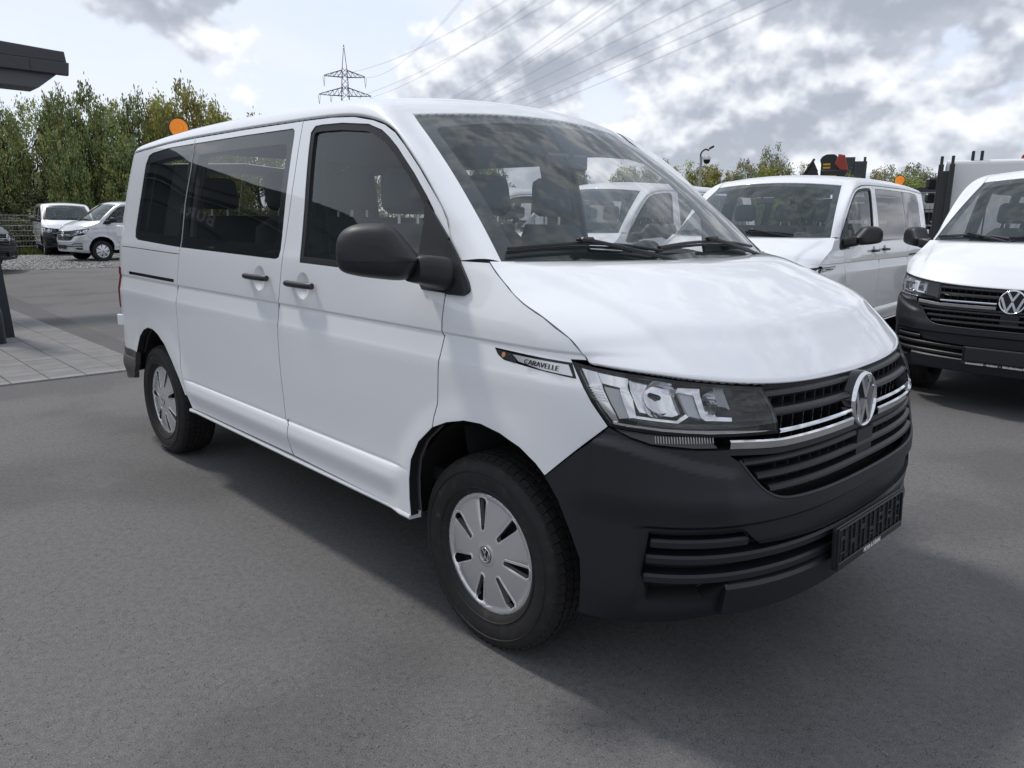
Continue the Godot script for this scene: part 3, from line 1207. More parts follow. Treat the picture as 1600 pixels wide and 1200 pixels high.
func grille() -> void:
	# dark well behind both openings
	var well := both_ring([.49, 1.045, .715, 1.022, .882, .996, 1.05, .982, UC, .975], [UC, .58, .80, .60, .72, .80])
	var wb := panel(Buf.new(), well, [], -.075, 0, .05)
	var root := part("grille", wb, M.deep, van)
	var prof := [Vector2(-.06, .012), Vector2(-.014, .012), Vector2(-.003, .006), Vector2(-.001, -.002), Vector2(-.010, -.012), Vector2(-.06, -.010)]
	var end := .886
	# top rail under the bonnet
	var top := Buf.new()
	sweep(top, end, 2 * UC - end, 50, [Vector2(-.06, .002), Vector2(.0, .0), Vector2(-.002, -.012), Vector2(-.06, -.012)], func(u): return top_line(u) - .002)
	part("grille_rail", top, M.slat, root)
	for y0 in [.957, .913]:
		var b := Buf.new()
		sweep(b, end, 2 * UC - end, 50, prof, func(u): return slat_line(u, y0))
		part("slat", b, M.slat, root)
	for y0 in [.787, .745, .705]:
		var b := Buf.new()
		var e: float = lerpf(.80, .86, (.787 - y0) / .082)
		sweep(b, e, 2 * UC - e, 56, prof, func(u): return y0)
		part("slat", b, M.slat, root)
	# upright webs far back between the slats
	for k in 11:
		for s in [-1.0, 1.0]:
			var u: float = UC + s * (.045 + k * .042)
			if u < .86 or u > 2 * UC - .86:
				continue
			var b := Buf.new()
			var p := skin(u, .93, -.045)
			b.box(Transform3D(Basis(Vector3.UP, 0), p), Vector3(.03, .10, .004))
			if absf(u - UC) < .40:
				b.box(Transform3D(Basis(), skin(u, .745, -.045)), Vector3(.03, .13, .004))
			part("web", b, M.slat, root)
	# bright strips
	var thin := Buf.new()
	sweep(thin, .898, UC - .078, 24, [Vector2(-.03, .006), Vector2(-.002, .006), Vector2(.004, .001), Vector2(.0, -.006), Vector2(-.03, -.006)], func(_u): return .868)
	pair("chrome_strip", thin, M.chrome, [root, root])
	var thick := Buf.new()
	sweep(thick, .765, UC - .078, 28, [Vector2(-.03, .013), Vector2(.001, .013), Vector2(.008, .009), Vector2(.006, -.011), Vector2(.0, -.014), Vector2(-.03, -.014)], func(u): return .835 + .013 * ss((.92 - minf(u, 2 * UC - u)) / .18))
	pair("chrome_strip", thick, M.chrome, [root, root])
	var under := Buf.new()
	sweep(under, .745, 2 * UC - .745, 60, [Vector2(-.05, .0), Vector2(-.004, .0), Vector2(-.002, -.016), Vector2(-.05, -.018)], func(u): return .819 + .013 * ss((.92 - minf(u, 2 * UC - u)) / .18))
	part("grille_rail", under, M.slat, root)
	# smooth sensor cover below the emblem
	var sensor := Buf.new()
	sweep(sensor, UC - .048, UC + .048, 6, [Vector2(-.05, .0), Vector2(.003, .0), Vector2(.003, -.088), Vector2(-.05, -.088)], func(_u): return .796)
	part("sensor_cover", sensor, M.slat, root)
	# round emblem
	var hub := Buf.new()
	var at := Transform3D(Basis(Vector3.BACK, -PI / 2 + .06), Vector3(.835, .888, 0))
	hub.lathe([Vector2(.095, -.05), Vector2(.094, .002), Vector2(.09, .007)], at, 40)
	hub.lathe([Vector2(0, .007), Vector2(.09, .007)], at, 40)
	var em := part("emblem", hub, M.gloss_black, root)
	emblem(em, Transform3D(Basis(Vector3.BACK, .06), Vector3(.841, .888, 0)) * Transform3D(Basis(Vector3.FORWARD, Vector3.UP, Vector3.RIGHT), Vector3.ZERO), .092, .011, M.chrome)

func top_line(u: float) -> float:
	var d := absf(u - UC)
	return .977 + .020 * d + .062 * d * d

func slat_line(u: float, y0: float) -> float:
	return y0 + (top_line(u) - .977) * (y0 - .84) / .14 * .6

# a ring with a V above a W, raised on its disc; z of the frame points outward, y up
func emblem(parent: Node, at: Transform3D, r: float, high: float, m: Material) -> void:
	var ring := Buf.new()
	ring.lathe([Vector2(r * .84, 0), Vector2(r * .86, high * .7), Vector2(r * .92, high), Vector2(r * .98, high * .75), Vector2(r, 0)], at * Transform3D(Basis(Vector3.RIGHT, PI / 2), Vector3.ZERO), 48)
	part("ring", ring, m, parent)
	for stroke in [[-.37, .80, -.02, .17, .02, .17, .37, .80], [-.79, .36, -.37, -.74, -.31, -.74, -.02, -.08, .02, -.08, .31, -.74, .37, -.74, .79, .36]]:
		var line := poly(stroke)
		for k in line.size():
			line[k] *= r
		var o := Geometry2D.offset_polyline(line, r * .088, Geometry2D.JOIN_MITER, Geometry2D.END_BUTT)
		var b := Buf.new()
		for q in o:
			if not Geometry2D.is_polygon_clockwise(q):
				b.prism(q, at, high * .8, high * .2)
		part("letter", b, m, parent)

func headlights() -> void:
	var lens := poly([.404, 1.060, .468, 1.050, .611, 1.033, .715, 1.017, .882, .991, .889, .965, .893, .925, .894, .862, .719, .870, .618, .878, .533, .886, .492, .891, .466, .934, .445, .986])
	var rr := ring_of(lens, .010)
	# housing
	var hb := panel(Buf.new(), lens, [], -.085, 0, .04)
	rim(hb, lens, skin_at, -.002, -.085)
	var house := pair("headlight", hb, M.lamp_dark)
	pair("lamp_frame", panel(Buf.new(), lens, [rr[1]], .0, .008, .03, .001), M.gloss_black, house)
	var shapes := {
		"lamp_reflector": [[.427, 1.044, .476, 1.037, .489, 1.003, .515, .905, .502, .902, .466, .955, .451, .999], [.478, 1.036, .559, 1.026, .556, 1.004, .565, .972, .561, .920, .543, .918, .536, 1.001, .488, 1.009], [.677, 1.005, .729, 1.001, .728, .989, .726, .930, .784, .922, .782, .911, .720, .917, .712, .925, .712, .984, .678, .993]],
	}
	for k in shapes["lamp_reflector"]:
		var p := poly(k)
		pair("lamp_reflector", panel(Buf.new(), p, [], -.014, .03, .03), M.lens_chrome, house)
	for k in [[.493, 1.001, .536, .997, .543, .918, .516, .912], [.680, .993, .712, .984, .712, .923, .686, .932]]:
		pair("light_guide", panel(Buf.new(), poly(k), [], -.020, .02, .03), M.light_guide, house)
	pair("chrome_line", panel(Buf.new(), poly([.556, .926, .655, .917, .683, .938, .690, .932, .658, .909, .554, .918]), [], -.024, .02, .03), M.lens_chrome, house)
	pair("chrome_line", panel(Buf.new(), poly([.502, .904, .619, .894, .772, .885, .890, .871, .890, .863, .754, .876, .619, .884, .506, .896]), [], -.005, .02, .03), M.chrome, house)
	for k in 6:
		var u := .764 + k * .004
		pair("rib", panel(Buf.new(), poly([u, 1.008 - k * .0008, u + .002, 1.008 - k * .0008, u + .004, .955 - k * .002, u + .002, .955 - k * .002]), [], -.016, .006, .03), M.light_guide, house)
	for k in 6:
		var y := 1.0 - k * .0075
		var u := .452 + k * .0035
		pair("rib", panel(Buf.new(), poly([u, y, u + .028, y - .002, u + .030, y - .0055, u + .001, y - .0035]), [], -.009, .004, .03), M.silver, house)
	for k in [[.558, 1.026, .676, 1.018, .690, .945, .655, .930, .570, .935], [.735, 1.0, .765, .996, .770, .93, .735, .935]]:
		pair("lamp_reflector", panel(Buf.new(), poly(k), [], -.058, .02, .02), M.lens_chrome, house)
	# bowls that face forward
	for q in [[.632, .978, .056, .040], [.750, .962, .038, .045]]:
		var at0 := skin(q[0], q[1], -.030)
		var b := Buf.new()
		var prof := []
		for k in 9:
			var f := k / 8.0
			prof.append(Vector2(q[2] * f, -.05 * (1.0 - f * f)))
		b.lathe(prof, Transform3D(Basis(Vector3.BACK, -PI / 2) * Basis(Vector3.RIGHT, .25), at0), 28)
		var o := pair("bowl", b, M.bowl_chrome, house)
		var bulb := Buf.new()
		bulb.lathe([Vector2(0, .004), Vector2(.006, .002), Vector2(.008, -.004), Vector2(.008, -.04)], Transform3D(Basis(Vector3.BACK, -PI / 2) * Basis(Vector3.RIGHT, .25), at0), 12)
		pair("bulb", bulb, M.gloss_black, house)
	# a black mask between the bowls
	pair("lamp_mask", panel(Buf.new(), poly([.56, .912, .72, .905, .885, .885, .884, .875, .72, .884, .56, .893]), [], -.030, .02, .03), M.gloss_black, house)
	pair("lamp_lens", panel(Buf.new(), rr[1], [], .004, 0, .03), M.clear_glass, house)
	# lower indicator
	var turn := poly([.500, .887, .522, .8815, .719, .866, .742, .838, .685, .840, .591, .850, .543, .866])
	var low := pair("front_indicator", panel(Buf.new(), turn, [], -.012, 0, .03), M.lens_dark)
	pair("indicator_lens", panel(Buf.new(), turn, [], -.001, .012, .03, .001), M.clear_glass, low)
	for k in 22:
		var u := .60 + k * .0062
		pair("rib", panel(Buf.new(), poly([u, .872, u + .002, .872, u + .003, .852, u + .001, .852]), [], -.010, .003, .03), M.silver, low)

func mirrors() -> void:
	# plastic triangle on the door and on the wing
	var s1 := panel(Buf.new(), poly([-.356, 1.512, -.220, 1.388, -.214, 1.327, -.187, 1.209, -.30, 1.212, -.345, 1.255, -.352, 1.33, -.350, 1.434]), [], .010, .02, .03)
	var base := pair("mirror", s1, M.plastic)
	pair("wing_triangle", panel(Buf.new(), rounded(poly([-.218, 1.384, -.154, 1.321, -.079, 1.250, -.062, 1.222, -.090, 1.206, -.182, 1.205, -.211, 1.325]), .012), [], .012, .02, .03), M.plastic, base)
	# housing: an outline as seen from the front, swelling towards the nose; its back holds the glass
	var out := Vector3(.741, 0, .671)
	var along := Vector3(-.671, 0, .741)
	var c := Vector3(-.312, 1.344, 1.085)
	var shape := poly([.140, -.005, .135, .033, .119, .061, .090, .080, .055, .088, .004, .090, -.027, .087, -.053, .074, -.077, .048, -.104, .015, -.128, -.013, -.140, -.027, -.127, -.050, -.106, -.075, -.087, -.087, -.054, -.091, .009, -.086, .071, -.078, .118, -.065, .136, -.040])
	var fine := []
	for k in shape.size():
		fine.append(shape[k])
	fine.append(shape[0])
	var ringp := curve(fine, 81).slice(0, 80)
	var rows := []
	for j in 15:
		var row := []
		for q in ringp:
			if j < 3:
				row.append(c + along * q.x * (.93 + .035 * j) + Vector3.UP * q.y * (.93 + .035 * j) - out * (.06 - .03 * j))
				continue
			var t := (j - 3) / 11.0 * PI / 2 * .97
			var k := pow(cos(t), .45)
			row.append(c + along * q.x * k + Vector3.UP * q.y * k + out * .072 * sin(t))
		rows.append(row)
	var b := Buf.new()
	b.loft(rows, func(p): return p - c + out * .02, true)
	for k in range(1, 79):
		b.face(rows[14][0], rows[14][k], rows[14][k + 1], out)
	var house := pair("housing", b, M.plastic_soft, base)
	var back := Buf.new()
	for k in range(1, 79):
		back.face(rows[0][0], rows[0][k], rows[0][k + 1], -out)
	pair("mirror_glass", back, M.mirror, base)
	# darker trim along the lower edge, a touch proud
	var band := []
	for j in range(1, 15):
		var row := []
		for k in 80:
			var p: Vector3 = rows[j][k]
			var y := p.y - c.y
			if y < -.020:
				row.append(c + (p - c) * 1.010 + out * .0012 + Vector3.UP * minf(0.0, -.030 - y) * (1.0 if y > -.030 else 0.0))
		band.append(row)
	var most := 999
	for row in band:
		most = mini(most, row.size())
	var lb := Buf.new()
	var even := []
	for row in band:
		if row.size() > 3:
			even.append(curve(row, 30))
	if even.size() > 1:
		lb.loft(even, func(p): return p - c + out * .02)
	pair("lower_trim", lb, M.plastic, base)
	# foot
	var arm := Buf.new()
	var ar := []
	for q in [[Vector3(-.228, 1.288, 1.020), .046, .040], [Vector3(-.222, 1.288, .995), .056, .047], [Vector3(-.212, 1.283, .960), .064, .050], [Vector3(-.215, 1.272, .920), .074, .057]]:
		var row := []
		for k in 24:
			var a := TAU * k / 24.0
			var r := pow(pow(absf(cos(a)), 4.5) + pow(absf(sin(a)), 4.5), -1.0 / 4.5)
			row.append(q[0] + Vector3(cos(a) * r * q[1], sin(a) * r * q[2], 0))
		ar.append(row)
	arm.loft(ar, func(p): return p - Vector3(-.215, 1.283, p.z), true)
	for k in range(1, 23):
		arm.face(ar[0][0], ar[0][k], ar[0][k + 1], Vector3(0, 0, 1))
	pair("mirror_foot", arm, M.plastic, base)

func wheels() -> void:
	# one wheel about its own hub: y of the lathe is the axle, pointing outward
	var prof := [Vector2(.205, .060), Vector2(.214, .090), Vector2(.226, .100), Vector2(.245, .106), Vector2(.262, .110), Vector2(.283, .1105), Vector2(.304, .107), Vector2(.320, .098), Vector2(.330, .086), Vector2(.3345, .070), Vector2(.3355, .03), Vector2(.3355, -.03), Vector2(.3345, -.070), Vector2(.330, -.086), Vector2(.304, -.107), Vector2(.26, -.11), Vector2(.21, -.09), Vector2(.2, -.06)]
	var axle := Transform3D(Basis(Vector3.RIGHT, PI / 2), Vector3.ZERO)
	var tyre := Buf.new()
	tyre.lathe(prof, axle, 72)
	for r in [.236, .292]:
		tyre.lathe([Vector2(r - .003, .1075 if r > .25 else .1035), Vector2(r, .113 if r > .25 else .1075), Vector2(r + .003, .1075 if r > .25 else .1035)], axle, 72)
	# tread blocks: five ribs and the shoulder lugs
	var tread := Buf.new()
	for k in 64:
		for q in [[-.079, .026, .330, -.35], [-.046, .024, .3350, .0], [-.0155, .022, .3355, .0], [.0155, .022, .3355, .0], [.046, .024, .3350, .0], [.079, .026, .330, .35]]:
			var a: float = TAU * (k + (.5 if absf(q[0]) < .06 else 0.0)) / 64.0 + q[0] * .8
			var bs := Basis(Vector3.BACK, a) * Basis(Vector3.UP, q[3] * -1.0)
			var sk := Basis(Vector3.RIGHT, .22 * signf(q[0]))
			tread.box(Transform3D(bs * sk, Basis(Vector3.BACK, a) * Vector3(q[2] + .001, 0, q[0])), Vector3(.011, .0295, q[1]), .0)
	# trim
	var cap := Buf.new()
	var flat := func(p: Vector2) -> Vector3:
		var r := p.length()
		var z := .0965 - .016 * r * r / .04
		if r > .19:
			z += .008 * ss((r - .19) / .012) - .012 * ss((r - .212) / .01)
		if r < .045:
			z += .003 * ss((.045 - r) / .012)
		var a := fposmod(atan2(p.y, p.x) + .0, TAU / 7.0) / (TAU / 7.0)
		var k := absf(a - .5) * 2.0
		z -= .005 * ss((k - .55) / .35) * ss((r - .07) / .06) * (1.0 - ss((r - .185) / .02))
		return Vector3(p.x, p.y, z)
	var slots := []
	for k in 7:
		var a := TAU * k / 7.0
		var d := Vector2(cos(a), sin(a))
		var e := Vector2(-d.y, d.x)
		slots.append(rounded(PackedVector2Array([d * .084 - e * .007, d * .182 - e * .024, d * .197 - e * .012, d * .195 + e * .014, d * .086 + e * .008]), .006, 2))
	var lines := PackedFloat32Array()
	for k in 58:
		lines.append(-.228 + k * .008)
	panel(cap, circle(Vector2.ZERO, .2205, 72), slots, 0, .022, .008, 0, flat, lines)
	var lipring := Buf.new()
	lipring.lathe([Vector2(.2165, .086), Vector2(.2205, .090), Vector2(.2235, .085), Vector2(.2235, .06)], axle, 72)
	var edges := Buf.new()
	for q in slots:
		var grown := Geometry2D.offset_polygon(q, .0065, Geometry2D.JOIN_ROUND)
		panel(edges, grown[0], [q], .0018, .006, .02, 0, flat, lines)
	var edges_m := edges.mesh(M.trim_edge)
	var back := Buf.new()
	back.lathe([Vector2(0, .045), Vector2(.2, .045), Vector2(.205, .07)], axle, 48)
	var disc := Buf.new()
	disc.lathe([Vector2(0, -.03), Vector2(.204, -.03), Vector2(.204, .03)], axle, 48)
	var hub := Buf.new()
	hub.lathe([Vector2(0, .1005), Vector2(.0285, .1005), Vector2(.031, .098), Vector2(.031, .090)], axle, 32)
	var tyre_m := tyre.mesh(M.tyre)
	var tread_m := tread.mesh(M.tyre)
	var cap_m := cap.mesh(M.hubcap)
	var lip_m := lipring.mesh(M.hubcap)
	var back_m := back.mesh(M.deep)
	var disc_m := disc.mesh(M.deep)
	var hub_m := hub.mesh(M.gloss_black)
	var turned := 0.0
	for x in [0.0, -3.0]:
		for s in [1.0, -1.0]:
			var w := Node3D.new()
			w.name = "wheel"
			van.add_child(w, true)
			w.transform = Transform3D(Basis() if s > 0 else Basis(Vector3.UP, PI), Vector3(x, .3355, s * .802))
			# tyres flat to the ground by a touch, trims turned to where they stopped
			w.transform = w.transform * Transform3D(Basis(Vector3.BACK, deg_to_rad(102.0) if x == 0.0 else deg_to_rad(73.0)), Vector3.ZERO)
			for q in [["tyre", tyre_m], ["tread", tread_m], ["wheel_trim", cap_m], ["trim_edge", lip_m], ["slot_edges", edges_m], ["rim", back_m], ["brake", disc_m]]:
				part(q[0], q[1], null, w)
			var h := part("hub_cap", hub_m, null, w)
			emblem(h, Transform3D(Basis(Vector3.BACK, deg_to_rad(-92.0 if x == 0.0 else -73.0)), Vector3(0, 0, .1005)), .027, .002, M.silver)
	# wheel housings
	for q in [[.035, .37, .40], [-2.87, .37, .39]]:
		var b := Buf.new()
		var rows := []
		for z in [.90, .60]:
			var row := []
			for k in 25:
				var a := -.02 + (PI + .04) * k / 24.0
				row.append(Vector3(q[0] + cos(a) * (.40 if z > .8 and cos(a) > .5 and q[0] > 0.0 else .435), q[1] + sin(a) * .445, z - (.06 * ss((cos(a) - .2) / .6) if z > .8 and q[0] > 0.0 else 0.0)))
			rows.append(row)
		b.loft(rows, func(p): return Vector3(q[0], .3, p.z) - p)
		for k in 24:
			b.face(rows[1][k], rows[1][k + 1], Vector3(q[0], .3, .60), Vector3.BACK)
		pair("wheel_housing", b, M.deep)

func seat(at: Vector3, wide: float, rests: Array, m: Material) -> void:
	var o := Node3D.new()
	o.name = "seat"
	van.add_child(o, true)
	o.position = at
	var c := Buf.new()
	c.box(Transform3D(Basis(), Vector3(.0, .0, 0)), Vector3(.50, .16, wide), .05)
	c.box(Transform3D(Basis(), Vector3(.0, -.24, 0)), Vector3(.40, .34, wide * .8), .03)
	part("cushion", c, m, o)
	var b := Buf.new()
	var rows := []
	for k in 12:
		var f := k / 11.0
		var y := -.02 + .68 * f
		var w := wide * .5 * (1.0 - .22 * ss((f - .6) / .4) * (1.0 if wide < .7 else .3)) * (1.0 if f < .97 else .93)
		var d := .075 * (1.0 - .35 * f)
		var cx := -.24 - .17 * f
		var row := []
		for j in 20:
			var a := TAU * j / 20.0
			var r := pow(pow(absf(cos(a)), 4.0) + pow(absf(sin(a)), 4.0), -.25)
			var sh := 1.0 if f < .93 else 1.0 - (f - .93) * 4.0
			row.append(Vector3(cx + cos(a) * r * d * sh, y, sin(a) * r * w * (1.0 if f < .93 else 1.0 - (f - .93) * 1.2)))
		rows.append(row)
	b.loft(rows, func(p): return p - Vector3(-.32, .3, 0) + Vector3(0, (p.y - .3) * 1.0, 0), true)
	for j in range(1, 19):
		b.face(rows[11][0], rows[11][j], rows[11][j + 1], Vector3.UP)
	part("backrest", b, m, o)
	for z in rests:
		var h := Buf.new()
		var hr := []
		for k in 11:
			var f := k / 10.0
			var e := pow(maxf(0.0, 1.0 - pow(absf(f * 2 - 1), 4.0)), .4)
			var row := []
			for j in 18:
				var a := TAU * j / 18.0
				var r := pow(pow(absf(cos(a)), 3.5) + pow(absf(sin(a)), 3.5), -1.0 / 3.5)
				row.append(Vector3(-.40 - .02 * f + cos(a) * r * .05 * (.3 + .7 * e), .70 + .19 * f, z + sin(a) * r * (.125 - .012 * f) * (.72 + .28 * e)))
			hr.append(row)
		h.loft(hr, func(p): return p - Vector3(-.41, .79, z), true)
		for e in [0, 10]:
			for j in range(1, 17):
				h.face(hr[e][0], hr[e][j], hr[e][j + 1], Vector3.DOWN if e == 0 else Vector3.UP)
		var hh := part("headrest", h, m, o)
		var posts := Buf.new()
		for s in [-.05, .05]:
			posts.bar(Vector3(-.40, .60, z + s), Vector3(-.40, .72, z + s), .007, 8)
		part("headrest_post", posts, M.silver, hh)

func inside() -> void:
	var fl := Buf.new()
	fl.box(Transform3D(Basis(), Vector3(-1.75, .52, 0)), Vector3(3.5, .05, 1.66))
	fl.box(Transform3D(Basis(), Vector3(-1.45, .36, 0)), Vector3(2.0, .22, 1.40))
	fl.box(Transform3D(Basis(), Vector3(-1.65, .42, 0)), Vector3(4.1, .34, 1.16))
	fl.box(Transform3D(Basis(), Vector3(.35, .75, 0)), Vector3(.55, .50, 1.1))
	fl.box(Transform3D(Basis(), Vector3(-3.45, .50, 0)), Vector3(.5, .3, 1.4))
	part("underbody", fl, M.deep, van)
	# dashboard
	var d := Buf.new()
	var rows := []
	for q in [[.20, 1.290], [.02, 1.305], [-.16, 1.300], [-.28, 1.275], [-.34, 1.22], [-.36, 1.10], [-.28, .95], [-.20, .60]]:
		var row := []
		for k in 25:
			var s := 1.0 - k / 12.0
			var x: float = q[0]
			if x > 0:
				x = x * (1.0 - s * s * .9) - .0
			var y: float = q[1]
			if x < -.1 and q[1] > 1.2 and s < -.25 and s > -.75:
				y += .035 * sin((-.25 - s) / .5 * PI)
			row.append(Vector3(x, y, s * .80))
		rows.append(row)
	d.loft(rows, func(p): return p - Vector3(.1, 1.0, p.z))
	var dash := part("dashboard", d, M.dash, van)
	var w := Buf.new()
	var ring := []
	var at := Transform3D(Basis(Vector3.BACK, .95), Vector3(-.46, 1.20, -.42))
	for k in 37:
		ring.append(at * (Vector3(cos(TAU * k / 36.0), 0, sin(TAU * k / 36.0)) * .185))
	w.tube(ring, .016, 8)
	for a in [0.0, PI / 2, PI, ]:
		w.bar(at * Vector3.ZERO, at * (Vector3(sin(a - PI / 2), 0, cos(a - PI / 2)) * .18), .02, 6)
	w.lathe([Vector2(0, .02), Vector2(.06, .015), Vector2(.07, -.02)], at, 16)
	w.bar(at * Vector3.ZERO, Vector3(-.22, 1.05, -.42), .03, 8)
	part("steering_wheel", w, M.dash, van)
	# posts between the windows, belts and rear partition of trim
	var post := Buf.new()
	for q in [[-1.25, .10], [-2.45, .09]]:
		var rws := []
		for k in 6:
			var y := 1.20 + .66 * k / 5.0
			var z := half_width(q[0], y) - .075
			rws.append([Vector3(q[0] - q[1] * .5, y, z + .03), Vector3(q[0] - q[1] * .4, y, z), Vector3(q[0] + q[1] * .4, y, z), Vector3(q[0] + q[1] * .5, y, z + .03)])
		post.loft(rws, func(_p): return Vector3.FORWARD)
	pair("pillar_lining", post, M.interior)
	var belt := Buf.new()
	for q in [[-1.22, .0]]:
		belt.box(Transform3D(Basis(Vector3.BACK, .06), Vector3(-1.20, 1.42, .765)), Vector3(.05, .70, .004))
	pair("seat_belt", belt, M.belt)
	# seats: the driver's, a double seat beside it, two benches
	seat(Vector3(-.58, .77, -.44), .52, [0.0], M.cloth)
	seat(Vector3(-.58, .77, .24), .92, [-.24, .24], M.cloth)
	seat(Vector3(-1.72, .80, 0), 1.36, [-.45, 0, .45], M.cloth)
	seat(Vector3(-2.62, .80, 0), 1.40, [-.45, 0, .45], M.cloth)
	var rear := Buf.new()
	rear.bar(Vector3(-.40, 1.745, .05), Vector3(-.43, 1.70, .05), .012, 8)
	rear.box(Transform3D(Basis(Vector3.UP, -.15), Vector3(-.46, 1.69, .03)), Vector3(.03, .07, .22), .012)
	part("rear_view_mirror", rear, M.dash, van)
	var tail := Buf.new()
	var tu := XR - CR * 0.95
	panel(tail, poly([-3.302, .602, tu, .602, UR, .602, UR, .40, -3.55, .40, -3.40, .42, -3.32, .52]), [], .005, .03, .04)
	tail.join(tail.mirror())
	part("rear_bumper", tail, M.bumper_worn, van)

var hazard: Node3D
func hazard_lamp() -> void:
	hazard = Node3D.new()
	hazard.name = "hazard_lamp"
	van.add_child(hazard, true)
	hazard.position = Vector3(-3.50, 1.958, .485)
	hazard.rotation.y = deg_to_rad(-7)
	hazard.scale = Vector3.ONE * .90
	# face looks forward (+x)
	var at := Transform3D(Basis(Vector3.BACK, -PI / 2), Vector3(0, .070, 0))
	var b := Buf.new()
	b.lathe([Vector2(0, -.050), Vector2(.05, -.046), Vector2(.068, -.03), Vector2(.0745, .002), Vector2(.0745, .022), Vector2(.069, .024), Vector2(.066, .018)], at, 32)
	part("lamp_shell", b, M.plastic, hazard)
	var f := Buf.new()
	f.box(Transform3D(Basis(), Vector3(-.01, .004, 0)), Vector3(.05, .012, .06), .003)
	f.box(Transform3D(Basis(), Vector3(-.01, .01, 0)), Vector3(.03, .03, .03), .003)
	part("lamp_foot", f, M.plastic, hazard)
	var l := Buf.new()
	l.lathe([Vector2(.066, .019), Vector2(.060, .024), Vector2(.045, .028), Vector2(.034, .030), Vector2(.033, .027), Vector2(.02, .028), Vector2(0, .030)], at, 32)
	part("lamp_lens", l, M.amber, hazard)

# ------------------------------------------------------------------ sky and ground
const TAUI := 1.0 / TAU

func sky_texture() -> ImageTexture:
	var big := FastNoiseLite.new()
	big.seed = 11; big.noise_type = FastNoiseLite.TYPE_SIMPLEX_SMOOTH; big.frequency = 1.0; big.fractal_octaves = 7; big.fractal_gain = .56
	var wide := FastNoiseLite.new()
	wide.seed = 23; wide.noise_type = FastNoiseLite.TYPE_SIMPLEX_SMOOTH; wide.frequency = 1.0; wide.fractal_octaves = 3
	var low := sky_band(1024, 256, 0, 256, 512, big, wide)
	low.resize(4096, 1024, Image.INTERPOLATE_CUBIC)
	# finer rows where clouds stand low over the horizon, all the way round
	var fine := sky_band(3072, 256, 512, 768, 1536, big, wide)
	fine.resize(4096, 341, Image.INTERPOLATE_CUBIC)
	var out := Image.create(4096, 2048, false, Image.FORMAT_RGB8)
	out.fill(Color(.42, .44, .46))
	out.blit_rect(low, Rect2i(0, 0, 4096, 1024), Vector2i.ZERO)
	out.blit_rect(fine, Rect2i(0, 0, 4096, 341), Vector2i(0, 683))
	return ImageTexture.create_from_image(out)

# rows r0..r1 of a whole sky of w by full pixels
func sky_band(w: int, _n: int, r0: int, r1: int, full: int, big: FastNoiseLite, wide: FastNoiseLite) -> Image:
	var data := PackedByteArray()
	data.resize(w * (r1 - r0) * 3)
	var at := 0
	var gam := PackedByteArray()
	for k in 1025:
		gam.append(int(clampf(Color(k / 1024.0, 0, 0).linear_to_srgb().r, 0, 1) * 255.0 + .5))
	for r in range(r0, r1):
		var th := PI * (r + .5) / full
		var y := cos(th)
		var hz := sin(th)
		var el := asin(y)
		var flat := exp(-el * 5.0)
		var sq := el * 1.35
		for c in w:
			var az := TAU * (c + .5) / w
			var x := sin(az) * hz
			var z := -cos(az) * hz
			# compass: 0 at the camera's heading, right positive
			var h := az + 0.802
			if h > PI:
				h -= TAU
			if h > PI:
				h -= TAU
			var p := Vector3(sin(az), sq, -cos(az)) * 4.8
			var cover := wide.get_noise_3d(p.x * .42, p.y * .40, p.z * .42)
			var d := big.get_noise_3dv(p) + cover * .55
			# cloud banks: heavy on the right of the view, thin on the left, one grey cloud there
			var open := ss((h + .30) / .38) if h < .9 else 1.0
			if h < -1.2:
				open = maxf(open, ss((-1.2 - h) / .6))
			var bias := lerpf(-.52, .42, open) + .16 * flat * open - .22 * ss((el - .55) / .8)
			var dx := (h + .425) / .155
			var dy := (el - .235) / .075
			bias += 1.15 * exp(-(dx * dx + dy * dy))
			dx = (h + .055) / .09
			dy = (el - .085) / .05
			bias += .5 * exp(-(dx * dx + dy * dy))
			d += bias
			var up := big.get_noise_3d(p.x, p.y + .13, p.z) + cover * .55 + bias
			var cl := ss((d + .02) / .20)
			var thick := ss((d - .06) / .75)
			var rim := clampf((d - up) * 1.5, -.5, .5)
			# sky: milky blue; brighter towards the sun's side (left)
			var milk := .5 + .5 * cos(h + .9)
			var high := exp(-maxf(el - .15, 0.0) * 1.9)
			var sr := lerpf(.40, lerpf(.40, .60, milk), high) + .04 * flat
			var sg := lerpf(.47, lerpf(.50, .655, milk), high) + .03 * flat
			var sb := lerpf(.59, lerpf(.68, .74, milk), high) + .02 * flat
			var veil := ss((wide.get_noise_3d(p.x * .9 + 7.0, p.y * 1.8, p.z * .9) + .25) / .7) * .35 * (1.0 - .6 * ss(el / .9))
			sr = lerpf(sr, .66, veil); sg = lerpf(sg, .685, veil); sb = lerpf(sb, .73, veil)
			var tex := big.get_noise_3d(p.x * 2.1 + 3.0, p.y * 2.6, p.z * 2.1)
			var lum := .50 - .17 * thick + clampf(rim, -.24, .4) * .62 + tex * .15
			lum = .36 + .42 * ss((lum - .20) / .52) * lerpf(.95, 1.0, high)
			var cr := lum * (.74 + .31 * lum)
			var cg := lum * (.885 + .14 * lum)
			var cb := minf(1.0, lum * (1.15 - .16 * lum))
			sr = lerpf(sr, cr, cl); sg = lerpf(sg, cg, cl); sb = lerpf(sb, cb, cl)
			# hazy foot
			var foot := exp(-el * 18.0) * .55
			sr = lerpf(sr, .58, foot); sg = lerpf(sg, .62, foot); sb = lerpf(sb, .67, foot)
			data[at] = gam[int(clampf(sr, 0, 1) * 1024.0)]
			data[at + 1] = gam[int(clampf(sg, 0, 1) * 1024.0)]
			data[at + 2] = gam[int(clampf(sb, 0, 1) * 1024.0)]
			at += 3
	return Image.create_from_data(w, r1 - r0, false, Image.FORMAT_RGB8, data)

